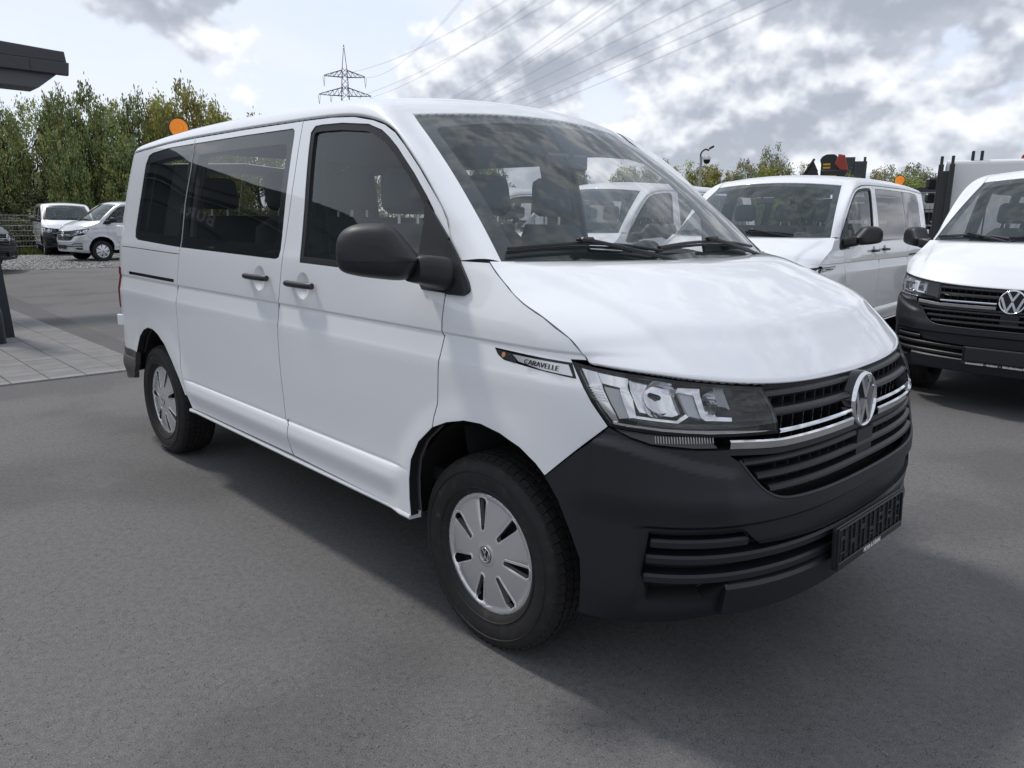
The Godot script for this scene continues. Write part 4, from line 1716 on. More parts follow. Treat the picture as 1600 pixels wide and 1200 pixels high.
func seamless(freq: float, octaves: int, seed_: int, size: int, kind := FastNoiseLite.TYPE_SIMPLEX_SMOOTH) -> PackedByteArray:
	var f := FastNoiseLite.new()
	f.seed = seed_
	f.frequency = freq
	f.fractal_octaves = octaves
	f.noise_type = kind
	return f.get_seamless_image(size, size).get_data()

var crack_hub := Vector2.ZERO
func grain_material(called: String, base: Color, grain: float, seed_: int, metres: float, relief: float, pits: int, chips: int, n := 512, cracks := 0) -> StandardMaterial3D:
	var a := seamless(.22, 2, seed_, n)
	var b := seamless(.035, 3, seed_ + 1, n)
	var img := Image.create(n, n, false, Image.FORMAT_RGB8)
	var hgt := Image.create(n, n, false, Image.FORMAT_L8)
	var data := PackedByteArray()
	data.resize(n * n * 3)
	var hd := PackedByteArray()
	hd.resize(n * n)
	var r := RandomNumberGenerator.new()
	r.seed = seed_
	var lut := []
	for k in 512:
		lut.append(int(clampf(Color(k / 511.0, 0, 0).linear_to_srgb().r, 0, 1) * 255.0 + .5))
	for k in n * n:
		var g := (a[k] / 255.0 - .5)
		var w := (b[k] / 255.0 - .5)
		var v := 1.0 + g * grain + w * grain * .35 + (r.randf() - .5) * grain * .7
		data[k * 3] = lut[clampi(int(base.r * v * 511.0), 0, 511)]
		data[k * 3 + 1] = lut[clampi(int(base.g * v * 511.0), 0, 511)]
		data[k * 3 + 2] = lut[clampi(int(base.b * v * 511.0), 0, 511)]
		hd[k] = clampi(int(128.0 + g * 150.0 + (r.randf() - .5) * 40.0), 0, 255)
	img = Image.create_from_data(n, n, false, Image.FORMAT_RGB8, data)
	hgt = Image.create_from_data(n, n, false, Image.FORMAT_L8, hd)
	for k in pits + chips:
		var dark := k < pits
		var s := r.randi_range(1, 3) if dark else r.randi_range(1, 2)
		var p := Vector2i(r.randi_range(0, n - 5), r.randi_range(0, n - 5))
		var v := r.randf_range(.25, .6) if dark else r.randf_range(1.5, 2.6)
		img.fill_rect(Rect2i(p, Vector2i(s + r.randi_range(0, 1), s)), Color(base.r * v, base.g * v, base.b * v).linear_to_srgb())
		hgt.fill_rect(Rect2i(p, Vector2i(s, s)), grey(.15 if dark else .8))
	for k in cracks:
		# short ragged fissures, gathered in patches
		var hub := Vector2(r.randf(), r.randf()) * n if k % 6 == 0 else Vector2.ZERO
		if k % 6 == 0:
			crack_hub = hub
		var q := crack_hub + Vector2(r.randfn(), r.randfn()) * n * .035
		var way := r.randf() * TAU
		for s in r.randi_range(5, 26):
			way += r.randf_range(-.7, .7)
			q += Vector2(cos(way), sin(way)) * 1.1
			var px := Vector2i(posmod(int(q.x), n - 1), posmod(int(q.y), n - 1))
			var v := r.randf_range(.18, .5)
			img.fill_rect(Rect2i(px, Vector2i(1 + r.randi() % 2, 1)), Color(base.r * v, base.g * v, base.b * v).linear_to_srgb())
			hgt.fill_rect(Rect2i(px, Vector2i(1, 1)), grey(.08))
	var m := mat(called, Color.WHITE, .86)
	m.albedo_texture = ImageTexture.create_from_image(img)
	m.heightmap_enabled = true
	m.heightmap_texture = ImageTexture.create_from_image(hgt)
	m.heightmap_scale = relief
	m.uv1_triplanar = true
	m.uv1_world_triplanar = true
	m.uv1_scale = Vector3.ONE / metres
	return m

func tone_over(m: StandardMaterial3D, freq: float, metres: float, ramp: Array, seed_: int) -> void:
	m.detail_enabled = true
	m.detail_blend_mode = BaseMaterial3D.BLEND_MODE_MUL
	m.detail_albedo = noise_tex(freq, 5, ramp, 512, seed_)
	m.detail_uv_layer = BaseMaterial3D.DETAIL_UV_2
	m.uv2_triplanar = true
	m.uv2_world_triplanar = true
	m.uv2_scale = Vector3.ONE / metres

func ground_materials() -> void:
	var asph := grain_material("asphalt", ASPHALT, .95, 3, 2.0, .26, 7000, 2600, 1536, 700)
	tone_over(asph, .012, 11.0, [[.25, grey(.78)], [.42, grey(.93)], [.55, grey(1.0)], [.75, grey(1.14)]], 41)
	var strip := grain_material("dark_asphalt", Color(.095, .090, .092), .6, 17, .7, .10, 500, 200)  # darker tone for the strip beside the paving
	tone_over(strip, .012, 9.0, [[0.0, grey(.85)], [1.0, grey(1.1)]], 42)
	var con := grain_material("concrete", Color(.21, .207, .206), .25, 29, .5, .02, 200, 90)
	tone_over(con, .02, 3.0, [[0.0, grey(.82)], [1.0, grey(1.06)]], 43)
	var gr := grain_material("gravel_bed", Color(.17, .17, .168), 1.1, 37, .9, .5, 900, 900)
	tone_over(gr, .02, 9.0, [[0.0, grey(.8)], [1.0, grey(1.1)]], 44)
	var earth := grain_material("earth", Color(.075, .070, .040), 1.0, 53, 1.5, .6, 900, 300)
	tone_over(earth, .02, 20.0, [[0.0, grey(.6)], [1.0, grey(1.2)]], 45)

func sheet(called: String, outline: PackedVector2Array, y: float, m: Material) -> MeshInstance3D:
	var b := Buf.new()
	var id := Geometry2D.triangulate_polygon(outline)
	for k in range(0, id.size(), 3):
		b.face(Vector3(outline[id[k]].x, y, outline[id[k]].y), Vector3(outline[id[k + 1]].x, y, outline[id[k + 1]].y), Vector3(outline[id[k + 2]].x, y, outline[id[k + 2]].y), Vector3.UP)
	return struct(called, b, m)

func ground() -> void:
	ground_materials()
	sheet("ground", poly([-1500, -1500, 1500, -1500, 1500, 1500, -1500, 1500]), -.012, M.earth)
	sheet("asphalt_yard", poly([-22.0, 40, -22.2, -1.8, -22.4, -4.7, -24.0, -16, -26, -40, -4, -44, 60, -44, 60, 40]), 0.0, M.asphalt)
	sheet("gravel_strip", poly([-22.0, 40, -22.2, -1.8, -22.4, -4.7, -24.0, -16, -26, -40, -38, -40, -36.5, -8, -36, 40]), -.004, M.gravel_bed)
	sheet("dark_strip", poly([-5.90, -.24, -7.7, -.30, -10.4, -.34, -14.4, -.46, -16, -.5, -16, -.012, -5.90, -.012]), .004, M.dark_asphalt)  # narrow darker strip laid along the paving edge
	# loose stones of the gravel strip
	var stone := Buf.new()
	var s := 1
	var base := SphereMesh.new()
	base.radius = .5; base.height = .7; base.radial_segments = 6; base.rings = 3
	base.material = mat("stone", Color(.25, .25, .245), .85)
	var mm := MultiMesh.new()
	mm.transform_format = MultiMesh.TRANSFORM_3D
	mm.use_colors = true
	mm.mesh = base
	base.material.vertex_color_use_as_albedo = true
	mm.instance_count = 26000
	for k in 26000:
		var x := -rng.randf_range(22.15, 31.5)
		var z := rng.randf_range(-8.5, .5)
		if x > -22.2 - .10 * absf(z + 1.8) * (1.0 if z < -1.8 else 0.0):
			x -= .5
		var q := rng.randf_range(.02, .065)
		mm.set_instance_transform(k, Transform3D(Basis.from_euler(Vector3(rng.randf() * .6, rng.randf() * TAU, rng.randf() * .6)).scaled(Vector3(q, q * .7, q * rng.randf_range(.6, 1.2))), Vector3(x, .004, z)))
		var v := rng.randf_range(.35, 1.7)
		mm.set_instance_color(k, Color(v, v, v * .98))
	var o := MultiMeshInstance3D.new()
	o.name = "gravel"
	o.multimesh = mm
	add_child(o)
	tag(o, "pale loose gravel spread along the yard's far left edge", "gravel")
	o.set_meta("kind", "stuff")

func pavement() -> void:
	var root := Node3D.new()
	root.name = "pavement"
	root.set_meta("kind", "structure")
	add_child(root)
	var bed := Buf.new()
	bed.box(Transform3D(Basis(), Vector3(-9.62, -.002, .92)), Vector3(7.44, .012, 1.82))
	part("bedding", bed, mat("joint", Color(.035, .034, .034), .95), root)
	var mats := []
	for k in 4:
		var m: StandardMaterial3D = M.concrete.duplicate()
		m.albedo_color = grey([.95, .98, 1.0, .97][k])
		mats.append(m)
	var slabs := []
	for k in 4:
		var b := Buf.new()
		b.box(Transform3D(), Vector3(.1965, .03, .2925), .0035)
		slabs.append(b.mesh(mats[k]))
	var edge := Buf.new()
	edge.box(Transform3D(), Vector3(.095, .03, .2925), .0035)
	var edge_m: StandardMaterial3D = M.concrete.duplicate()
	edge_m.albedo_color = grey(1.12)
	var edge_mesh := edge.mesh(edge_m)
	for c in 6:
		var z := .148 + c * .2985
		var e := part("kerb_stone", edge_mesh, null, root)
		e.position = Vector3(-5.92, .001 + rng.randf_range(-.001, .001), z)
		for r in 36:
			var p := part("paving_slab", slabs[rng.randi() % 4], null, root)
			p.position = Vector3(-5.97 - .10 - r * .1995, .0 + rng.randf_range(-.0015, .0015), z)
			p.rotation = Vector3(rng.randf_range(-.003, .003), 0, rng.randf_range(-.003, .003))

# ------------------------------------------------------------------ plants
var crowns := {}

func leaf_material(called: String, back: float) -> StandardMaterial3D:
	var m := mat(called, Color.WHITE, .6)
	m.vertex_color_use_as_albedo = true
	m.backlight_enabled = true
	m.backlight = grey(back)
	return m

# a crown of leaf-sized faces in clumps; 1 m wide and 1 m high, its foot at 0
func crown(kind: String, seed_: int) -> ArrayMesh:
	var key := kind + str(seed_)
	if crowns.has(key):
		return crowns[key]
	var r := RandomNumberGenerator.new()
	r.seed = seed_ * 77 + 5
	var spec = {
		"alder": [230, 62, .0165, Color(.185, .225, .080), .9, .10],
		"birch": [200, 58, .0145, Color(.265, .315, .125), 1.0, .11],
		"willow": [210, 58, .0155, Color(.26, .275, .165), .75, .11],
		"bright": [200, 60, .016, Color(.215, .25, .055), .7, .12],
		"oak": [220, 60, .016, Color(.28, .275, .070), .75, .11],
		"bush": [110, 60, .024, Color(.10, .12, .055), .5, .16],
	}[kind]
	var b := Buf.new()
	b.tinted = true
	var lumps := []
	for k in 7:
		lumps.append([Vector3(r.randf_range(-.22, .22), r.randf_range(.18, .82), r.randf_range(-.22, .22)), r.randf_range(.16, .30)])
	for k in spec[0]:
		var c := Vector3.ZERO
		for attempt in 30:
			c = Vector3(r.randf_range(-.5, .5), r.randf(), r.randf_range(-.5, .5))
			var w: float = .5 * pow(sin(clampf(c.y * .80 + .18, 0, 1) * PI), .5) * lerpf(1.0, .80, c.y * spec[4])
			var rad := Vector2(c.x, c.z).length()
			var near := false
			for q in lumps:
				near = near or c.distance_to(q[0]) < q[1]
			if rad < w and rad > w * .30 and (near or r.randf() < .55):
				break
		var tone: float = r.randf_range(.65, 1.5)
		var yel: float = r.randf_range(-.15, .22)
		var size: float = spec[5] * r.randf_range(.5, 1.1)
		for j in spec[1]:
			var d := Vector3(r.randfn(), r.randfn() * .8, r.randfn()) * size * .5
			var p := c + d
			if p.y < 0.0:
				continue
			var n := (Vector3(r.randfn(), r.randfn() + .5, r.randfn()) + d * 4.0).normalized()
			var u: Vector3 = n.cross(Vector3(r.randfn(), r.randfn(), r.randfn())).normalized() * spec[2] * r.randf_range(.55, 1.25)
			var v: Vector3 = n.cross(u) * r.randf_range(.5, .9)
			var t: float = tone * r.randf_range(.7, 1.35)
			b.tint = Color(spec[3].r * t * (1.0 + yel), spec[3].g * t, spec[3].b * t * (1.0 - yel * .6))
			var k0 := b.add(p - u, n); b.add(p + v, n); b.add(p + u, n); b.add(p - v, n)
			b.i.append_array(PackedInt32Array([k0, k0 + 1, k0 + 2, k0, k0 + 2, k0 + 3]))
	var m := b.mesh(M.leaf)
	crowns[key] = m
	return m

func stem_mesh(seed_: int, stems: int) -> ArrayMesh:
	var key := "stem%d_%d" % [seed_, stems]
	if crowns.has(key):
		return crowns[key]
	var r := RandomNumberGenerator.new()
	r.seed = seed_ * 31 + 2
	var b := Buf.new()
	for s in stems:
		var foot := Vector3(r.randf_range(-.06, .06), 0, r.randf_range(-.06, .06)) * (0.0 if stems == 1 else 1.0)
		var lean := Vector3(r.randf_range(-.12, .12), 1, r.randf_range(-.12, .12))
		var pts := []
		for k in 7:
			pts.append(foot + lean * (k / 6.0 * .92) + Vector3(r.randf_range(-.015, .015), 0, r.randf_range(-.015, .015)))
		for k in 6:
			var r0 := .013 * (1.0 - k / 6.6)
			var r1 := .013 * (1.0 - (k + 1) / 6.6)
			var rows := []
			for e in 2:
				var ring := []
				for q in 6:
					ring.append(pts[k + e] + Vector3(cos(TAU * q / 6.0), 0, sin(TAU * q / 6.0)) * (r0 if e == 0 else r1))
				rows.append(ring)
			b.loft(rows, func(p): return p - pts[k], true)
		for k in 9:
			var f := r.randf_range(.25, .85)
			var p: Vector3 = foot + lean * f * .92
			var a := r.randf() * TAU
			b.bar(p, p + Vector3(cos(a) * .22, r.randf_range(.08, .2), sin(a) * .22) * (1.1 - f * .6), .004, 4)
	var m := b.mesh(M.bark)
	crowns[key] = m
	return m

func tree(called: String, kind: String, seed_: int, at: Vector3, high: float, wide: float, foot: float, label: String, group: String, stems := 1) -> Node3D:
	var o := thing(called, label, "tree", at, 0.0, group)
	var t := part("trunk", stem_mesh(seed_ % 3, stems), null, o)
	t.scale = Vector3(high * .8, high * .97, high * .8)
	t.rotation.y = seed_ * 1.3
	var c := part("crown", crown(kind, seed_ % 3), null, o)
	c.scale = Vector3(wide, high - foot, wide * .9)
	c.position.y = foot
	c.rotation.y = seed_ * 2.1
	return o

func woods() -> void:
	leaf_material("leaf", .5)
	var bark := mat("bark", Color(.045, .040, .034), .9)
	# left wood: x along the row by compass, from the photo's left edge to behind the van
	var left := [
		[-41.4, -4.2, 6.7, 2.6, "birch"], [-41.3, -5.7, 6.9, 2.4, "birch"], [-41.2, -6.9, 7.3, 2.6, "birch"], [-41.0, -8.1, 7.2, 2.7, "alder"], [-40.8, -9.2, 7.7, 2.8, "alder"], [-40.4, -10.3, 7.7, 2.9, "birch"],
		[-40.1, -11.4, 7.5, 2.8, "alder"], [-39.7, -12.4, 7.6, 3.0, "oak"], [-39.3, -13.4, 7.7, 3.2, "oak"], [-38.9, -14.5, 7.5, 3.2, "oak"], [-38.5, -15.5, 7.1, 3.2, "oak"], [-38.1, -16.6, 6.5, 3.0, "oak"], [-37.5, -17.9, 6.3, 3.2, "birch"],
		[-43.5, -6.2, 6.8, 3.2, "alder"], [-43.3, -8.7, 7.3, 3.4, "birch"], [-43.0, -11.0, 7.6, 3.4, "alder"], [-42.4, -13.6, 7.7, 3.6, "oak"], [-41.5, -16.2, 7.1, 3.6, "oak"], [-38.9, -3.4, 5.2, 2.4, "birch"], [-38.6, -7.6, 5.5, 2.4, "alder"], [-38.2, -10.0, 5.4, 2.6, "alder"], [-37.6, -12.6, 5.3, 2.6, "birch"], [-43.8, -3.6, 6.4, 3.0, "birch"]]
	var k := 0
	var nth := ["first", "second", "third", "fourth", "fifth", "sixth", "seventh", "eighth", "ninth", "tenth", "eleventh", "twelfth", "thirteenth"]
	for t in left:
		var names := {"birch": "slender pale green birch", "alder": "tall dark olive alder", "oak": "broad yellowish tree"}
		var place: String = "%s from the left in the wood's front row" % nth[k] if k < 13 else "%s from the left in the wood's back rows" % nth[k - 13]
		tree({"birch": "birch_tree", "alder": "alder_tree", "oak": "broad_tree"}[t[4]], t[4], k + 3, Vector3(t[0], 0, t[1]), t[2] * (.93 + .14 * fposmod(k * .618, 1.0)), t[3] * .9, .2 if t[2] < 6.0 else .5, names[t[4]] + ", " + place, "trees of the wood on the left, " + t[4], 2)
		k += 1
	# brush under them
	for q in [[-38.9, -1.6, 1.5], [-37.3, -4.4, 1.5], [-37.2, -6.2, 1.7], [-37.0, -8.3, 1.9], [-36.6, -10.4, 2.0], [-36.2, -12.5, 2.0], [-36.0, -14.8, 2.0], [-35.8, -17.0, 2.1], [-39.6, -9.4, 2.6], [-39.8, -6.6, 2.6], [-39.0, -12.0, 2.7], [-40.0, -4.4, 2.4]]:
		var o := thing("bush", "low dark bush, %s from the left behind the wire fence" % nth[k - 23], "bush", Vector3(q[0], 0, q[1]), 0, "bushes under the wood on the left")
		var c := part("foliage", crown("bush", k % 3), null, o)
		c.scale = Vector3(2.7, q[2], 2.5)
		c.rotation.y = k * 1.9
		k += 1
	# right-hand trees over the row of vans, far off
	var right := [
		["olive_tree", "willow", -42.0, -58.4, 7.4, 5.0, "dark olive tree just right of the windscreen's upper edge"],
		["olive_tree", "birch", -40.0, -60.0, 6.9, 4.6, "pale olive tree left of the camera pole"],
		["olive_tree", "oak", -38.0, -61.2, 7.0, 5.2, "round brownish tree right behind the camera pole"],
		["olive_tree", "oak", -36.4, -62.2, 6.1, 3.6, "small yellowish tree between the camera pole and the grey willow"],
		["willow_tree", "willow", -34.9, -63.0, 7.5, 4.2, "grey green willow left of the bright tree"],
		["willow_tree", "willow", -33.2, -64.2, 8.4, 4.4, "tallest grey willow behind the bright green tree"],
		["bright_tree", "bright", -32.3, -60.8, 6.6, 4.4, "bright yellow green tree left of the red loader crane"],
		["willow_tree", "birch", -31.2, -65.0, 6.6, 3.6, "thin silvery tree right behind the bright green tree"],
		["small_tree", "bright", -26.6, -66.4, 5.9, 3.0, "small green tree in front of the dark tower block"],
		["round_tree", "willow", -24.6, -67.4, 6.6, 4.2, "round green tree right of the dark tower block"],
		["round_tree", "willow", -21.9, -67.9, 6.8, 4.6, "wide pale tree behind the second roof lamp"],
		["olive_tree", "oak", -45.0, -58.0, 7.0, 5.0, "dark tree seen through the white van's windscreen"],
		["olive_tree", "alder", -49.0, -54.0, 7.2, 5.4, "dense tree seen through the white van's side windows"],
		["olive_tree", "alder", -52.0, -46.0, 7.6, 5.4, "dense tree seen through the white van's rear windows"],
		["olive_tree", "birch", -50.0, -38.0, 7.2, 5.2, "pale tree seen through the white van's rear windows"],
		["olive_tree", "oak", -47.0, -30.0, 7.0, 5.2, "brown tree seen through the white van's rear windows"]]
	for t in right:
		tree(t[0], t[1], k, Vector3(t[2], 0, t[3]), t[4], t[5], .3, t[6], "", 2)
		k += 1
	# hedge on the right
	var hd := thing("hedge", "long yellow green hedge behind the grey hall", "hedge", Vector3(-17.5, 0, -62.0), .25)
	for j in 4:
		var c := part("foliage", crown("bright", j % 3), null, hd)
		c.scale = Vector3(4.6, 5.2, 3.4)
		c.position = Vector3(j * 3.4 - 3.2, 0, 0)
		c.rotation.y = j
	# grass between gravel and wood
	var g := Buf.new()
	g.tinted = true
	for j in 26000:
		var x := -rng.randf_range(31.6, 36.5)
		var z := rng.randf_range(-10.0, .5)
		if x > -33.2 and rng.randf() < (x + 33.2) * .6:
			continue
		var p := Vector3(x, -.004, z)
		var a := rng.randf() * TAU
		var d := Vector3(cos(a), 0, sin(a))
		var hgt := rng.randf_range(.05, .22)
		var t := rng.randf_range(.6, 1.5)
		g.tint = Color(.075 * t, .11 * t, .022 * t)
		var n := Vector3(-d.z, .6, d.x).normalized()
		var k0 := g.add(p - d * .012, n); g.add(p + d * .012, n); g.add(p + Vector3(-d.z, 0, d.x) * hgt * .4 + Vector3(0, hgt, 0), n)
		g.i.append_array(PackedInt32Array([k0, k0 + 1, k0 + 2]))
	var gr := part("grass", g, M.leaf, self)
	tag(gr, "rough green grass verge between gravel and wood", "grass")
	gr.set_meta("kind", "stuff")

# ------------------------------------------------------------------ things far and near
func pylon(at: Vector3, turn: float, size: float, label: String) -> void:
	var o := thing("lattice_pylon", label, "pylon", at, turn)
	var m: Material = M.pylon
	var t := .085 * size
	# half width of the mast at a height
	var half := func(y: float) -> float: return lerpf(3.2, .62, clampf(y / 44.0, 0, 1)) if y < 44.0 else lerpf(.62, .03, (y - 44.0) / 6.2)
	var mast := Buf.new()
	var ys := []
	var y := 0.0
	while y < 43.9:
		ys.append(y)
		y += maxf(1.35, half.call(y) * 2.0 * .95)
	ys.append(44.0)
	for k in ys.size() - 1:
		var a: float = half.call(ys[k])
		var b: float = half.call(ys[k + 1])
		for q in 4:
			var c0 := Vector2(-1 if q in [0, 3] else 1, -1 if q < 2 else 1)
			var c1 := Vector2(-1 if (q + 1) % 4 in [0, 3] else 1, -1 if (q + 1) % 4 < 2 else 1)
			mast.bar(Vector3(c0.x * a, ys[k], c0.y * a), Vector3(c0.x * b, ys[k + 1], c0.y * b), t * 1.3, 4)
			mast.bar(Vector3(c0.x * a, ys[k], c0.y * a), Vector3(c1.x * b, ys[k + 1], c1.y * b), t * .8, 4)
			if k % 2 == 0:
				mast.bar(Vector3(c1.x * a, ys[k], c1.y * a), Vector3(c0.x * b, ys[k + 1], c0.y * b), t * .6, 4)
	for q in 4:
		var c := Vector2(-1 if q in [0, 3] else 1, -1 if q < 2 else 1)
		mast.bar(Vector3(c.x * .62, 44, c.y * .62), Vector3(0, 50.2, 0), t, 4)
	part("mast", mast, m, o)
	for arm in [[41.6, 43.5, 5.7, 4], [36.6, 38.9, 7.2, 5]]:
		var b := Buf.new()
		for s in [-1.0, 1.0]:
			for d in [-.55, .55]:
				b.bar(Vector3(d, arm[0], s * .6), Vector3(0, arm[0] + .15, s * arm[2]), t, 4)
				b.bar(Vector3(d, arm[1], s * .6), Vector3(0, arm[0] + .35, s * arm[2]), t, 4)
				for k in arm[3]:
					var f: float = float(k) / arm[3]
					var g: float = float(k + 1) / arm[3]
					var p := Vector3(d * (1 - f), arm[0], s * lerpf(.6, arm[2], f))
					var q := Vector3(d * (1 - f), lerpf(arm[1], arm[0] + .35, f), s * lerpf(.6, arm[2], f))
					var p2 := Vector3(d * (1 - g), arm[0], s * lerpf(.6, arm[2], g))
					b.bar(p, q, t * .6, 4)
					b.bar(q, p2, t * .6, 4)
		part("cross_arm", b, m, o)
		for s in [-1.0, 1.0]:
			for f in ([1.0] if arm[3] == 4 else [1.0, .55]):
				var ins := Buf.new()
				var top := Vector3(0, arm[0], s * arm[2] * f)
				for d in [-.28, .28]:
					ins.bar(top + Vector3(0, 0, d), top + Vector3(0, -2.2, d * .2), t * .7, 5)
				ins.bar(top + Vector3(0, -2.2, 0), top + Vector3(0, -2.7, 0), t * .8, 5)
				part("insulator", ins, M.insulator, o)

# a conductor from a, lowest at m, and on to the far side
func cable(a: Vector3, m: Vector3, label: String, group: String) -> void:
	var b := Buf.new()
	for twin in [-.16, .16]:
		var side: Vector3 = (m - a).cross(Vector3.UP).normalized() * twin
		var pts := []
		for k in 49:
			var f := k / 24.0
			var p := a.lerp(m, f)
			p.y = m.y + (a.y - m.y) * (f - 1.0) * (f - 1.0)
			pts.append(p + side)
		b.tube(pts, .016, 5, 1.0, false)
	var o := part("power_cable", b, M.cable, self)
	tag(o, label, "cable", group)

func ray_at(px: float, py: float, far: float) -> Vector3:   # the point so far off (on the ground plan) in the direction of a place in the photograph
	var d := Vector3(.69227, .01020, -.72157) * ((px - 800.0) / 1173.09) - Vector3(-.15976, .97726, -.13946) * ((py - 600.0) / 1173.09) - Vector3(.70373, .21182, .67816)
	return Vector3(1.7654, 1.4443, 2.4846) + d * (far / Vector2(d.x, d.z).length())

func power_lines() -> void:
	mat("pylon", Color(.17, .178, .19), .6)
	mat("insulator", Color(.16, .16, .16), .5)
	mat("cable", Color(.36, .38, .41), .5)
	pylon(Vector3(-193.5, -1.0, -119.0), deg_to_rad(-32), 1.0, "grey lattice power pylon rising behind the white van's roof")
	var kk := -1
	for c in [[572, 121, 721.5, 110], [505, 118, 791, 112], [583, 151, 838, 105], [560, 151, 866, 112]]:
		kk += 1
		cable(ray_at(c[0], c[1], 230), ray_at(c[2], 0, c[3]), "thin overhead cable, %s of the four running up from the lattice pylon" % ["leftmost", "second", "third", "rightmost"][kk], "overhead cables from the pylon")
	kk = -1
	for c in [[655, 176, 929.7, 105], [662, 180, 959.5, 100], [668, 183, 974, 105], [678, 184, 1014.7, 98]]:
		kk += 1
		cable(ray_at(c[0], c[1], 260), ray_at(c[2], 0, c[3]), "thin overhead cable, %s of the four of the middle bundle over the windscreen" % ["leftmost", "second", "third", "rightmost"][kk], "overhead cables of the middle bundle")
	kk = -1
	for c in [[680, 196, 1087, 105], [684, 205, 1146.5, 95], [700, 210, 1193, 95], [716, 214, 1235.7, 92]]:
		kk += 1
		cable(ray_at(c[0], c[1], 260), ray_at(c[2], 0, c[3]), "thin overhead cable, %s of the four of the right bundle crossing the grey clouds" % ["leftmost", "second", "third", "rightmost"][kk], "overhead cables of the right bundle")

func wire_fence() -> void:
	var o := thing("wire_fence", "thin wire mesh fence before the wood on the far left", "fence", Vector3(-33.5, 0, -10.2))
	for k in 6:
		var b := Buf.new()
		b.box(Transform3D(Basis(), Vector3(0, .75, k * 2.5)), Vector3(.06, 1.5, .05), .005)
		part("fence_post", b, M.zinc, o)
		if k == 5:
			continue
		var w := Buf.new()
		for r in 8:
			w.bar(Vector3(.04, .08 + r * .2, k * 2.5), Vector3(.04, .08 + r * .2, k * 2.5 + 2.5), .008, 4)
		for r in 25:
			w.bar(Vector3(.045, .05, k * 2.5 + r * .1), Vector3(.045, 1.48, k * 2.5 + r * .1), .0035, 4)
		part("wire_mesh", w, M.zinc, o)

func brace() -> void:
	var o := thing("wooden_prop", "leaning grey wooden pole in the brush behind the wire fence", "pole", Vector3(-34.6, 0, -4.5))
	var b := Buf.new()
	b.tube([Vector3(0, 0, 0), Vector3(-.1, 1.6, .5), Vector3(-.1, 3.4, 1.1)], .09, 8)
	part("pole", b, mat("old_wood", Color(.075, .065, .055), .9), o)

func camera_pole() -> void:
	var at := ray_at(1093, 290, 28)
	at.y = 0
	var o := thing("camera_pole", "tall grey pole carrying a white dome security camera", "security camera", at, deg_to_rad(-44))
	var b := Buf.new()
	b.tube([Vector3(0, 0, 0), Vector3(0, 3.72, 0)], .045, 10)
	part("pole", b, M.zinc, o)
	var a := Buf.new()
	a.tube(curve([Vector3(0, 3.45, 0), Vector3(0, 3.80, .02), Vector3(0, 3.95, -.12), Vector3(0, 3.92, -.26)], 14), .028, 8)
	part("arm", a, M.plastic, o)
	var d := Buf.new()
	d.lathe([Vector2(0, .16), Vector2(.05, .15), Vector2(.12, .08), Vector2(.14, 0), Vector2(.13, -.05)], Transform3D(Basis(), Vector3(0, 3.66, -.20)), 24)
	part("camera_hood", d, M.print_white, o)
	var e := Buf.new()
	e.lathe([Vector2(.12, -.05), Vector2(.11, -.12), Vector2(.07, -.18), Vector2(0, -.20)], Transform3D(Basis(), Vector3(0, 3.66, -.20)), 24)
	part("camera_dome", e, M.gloss_black, o)
	var f := Buf.new()
	f.box(Transform3D(Basis(Vector3.RIGHT, .5), Vector3(0, 4.02, -.34)), Vector3(.07, .07, .18), .01)
	part("small_camera", f, M.plastic, o)
	var h := Buf.new()
	h.tube(curve([Vector3(0, 2.66, 0), Vector3(0, 2.72, .30), Vector3(0, 2.62, .46), Vector3(0, 2.2, .50)], 14), .035, 8)
	part("bracket", h, M.zinc, o)

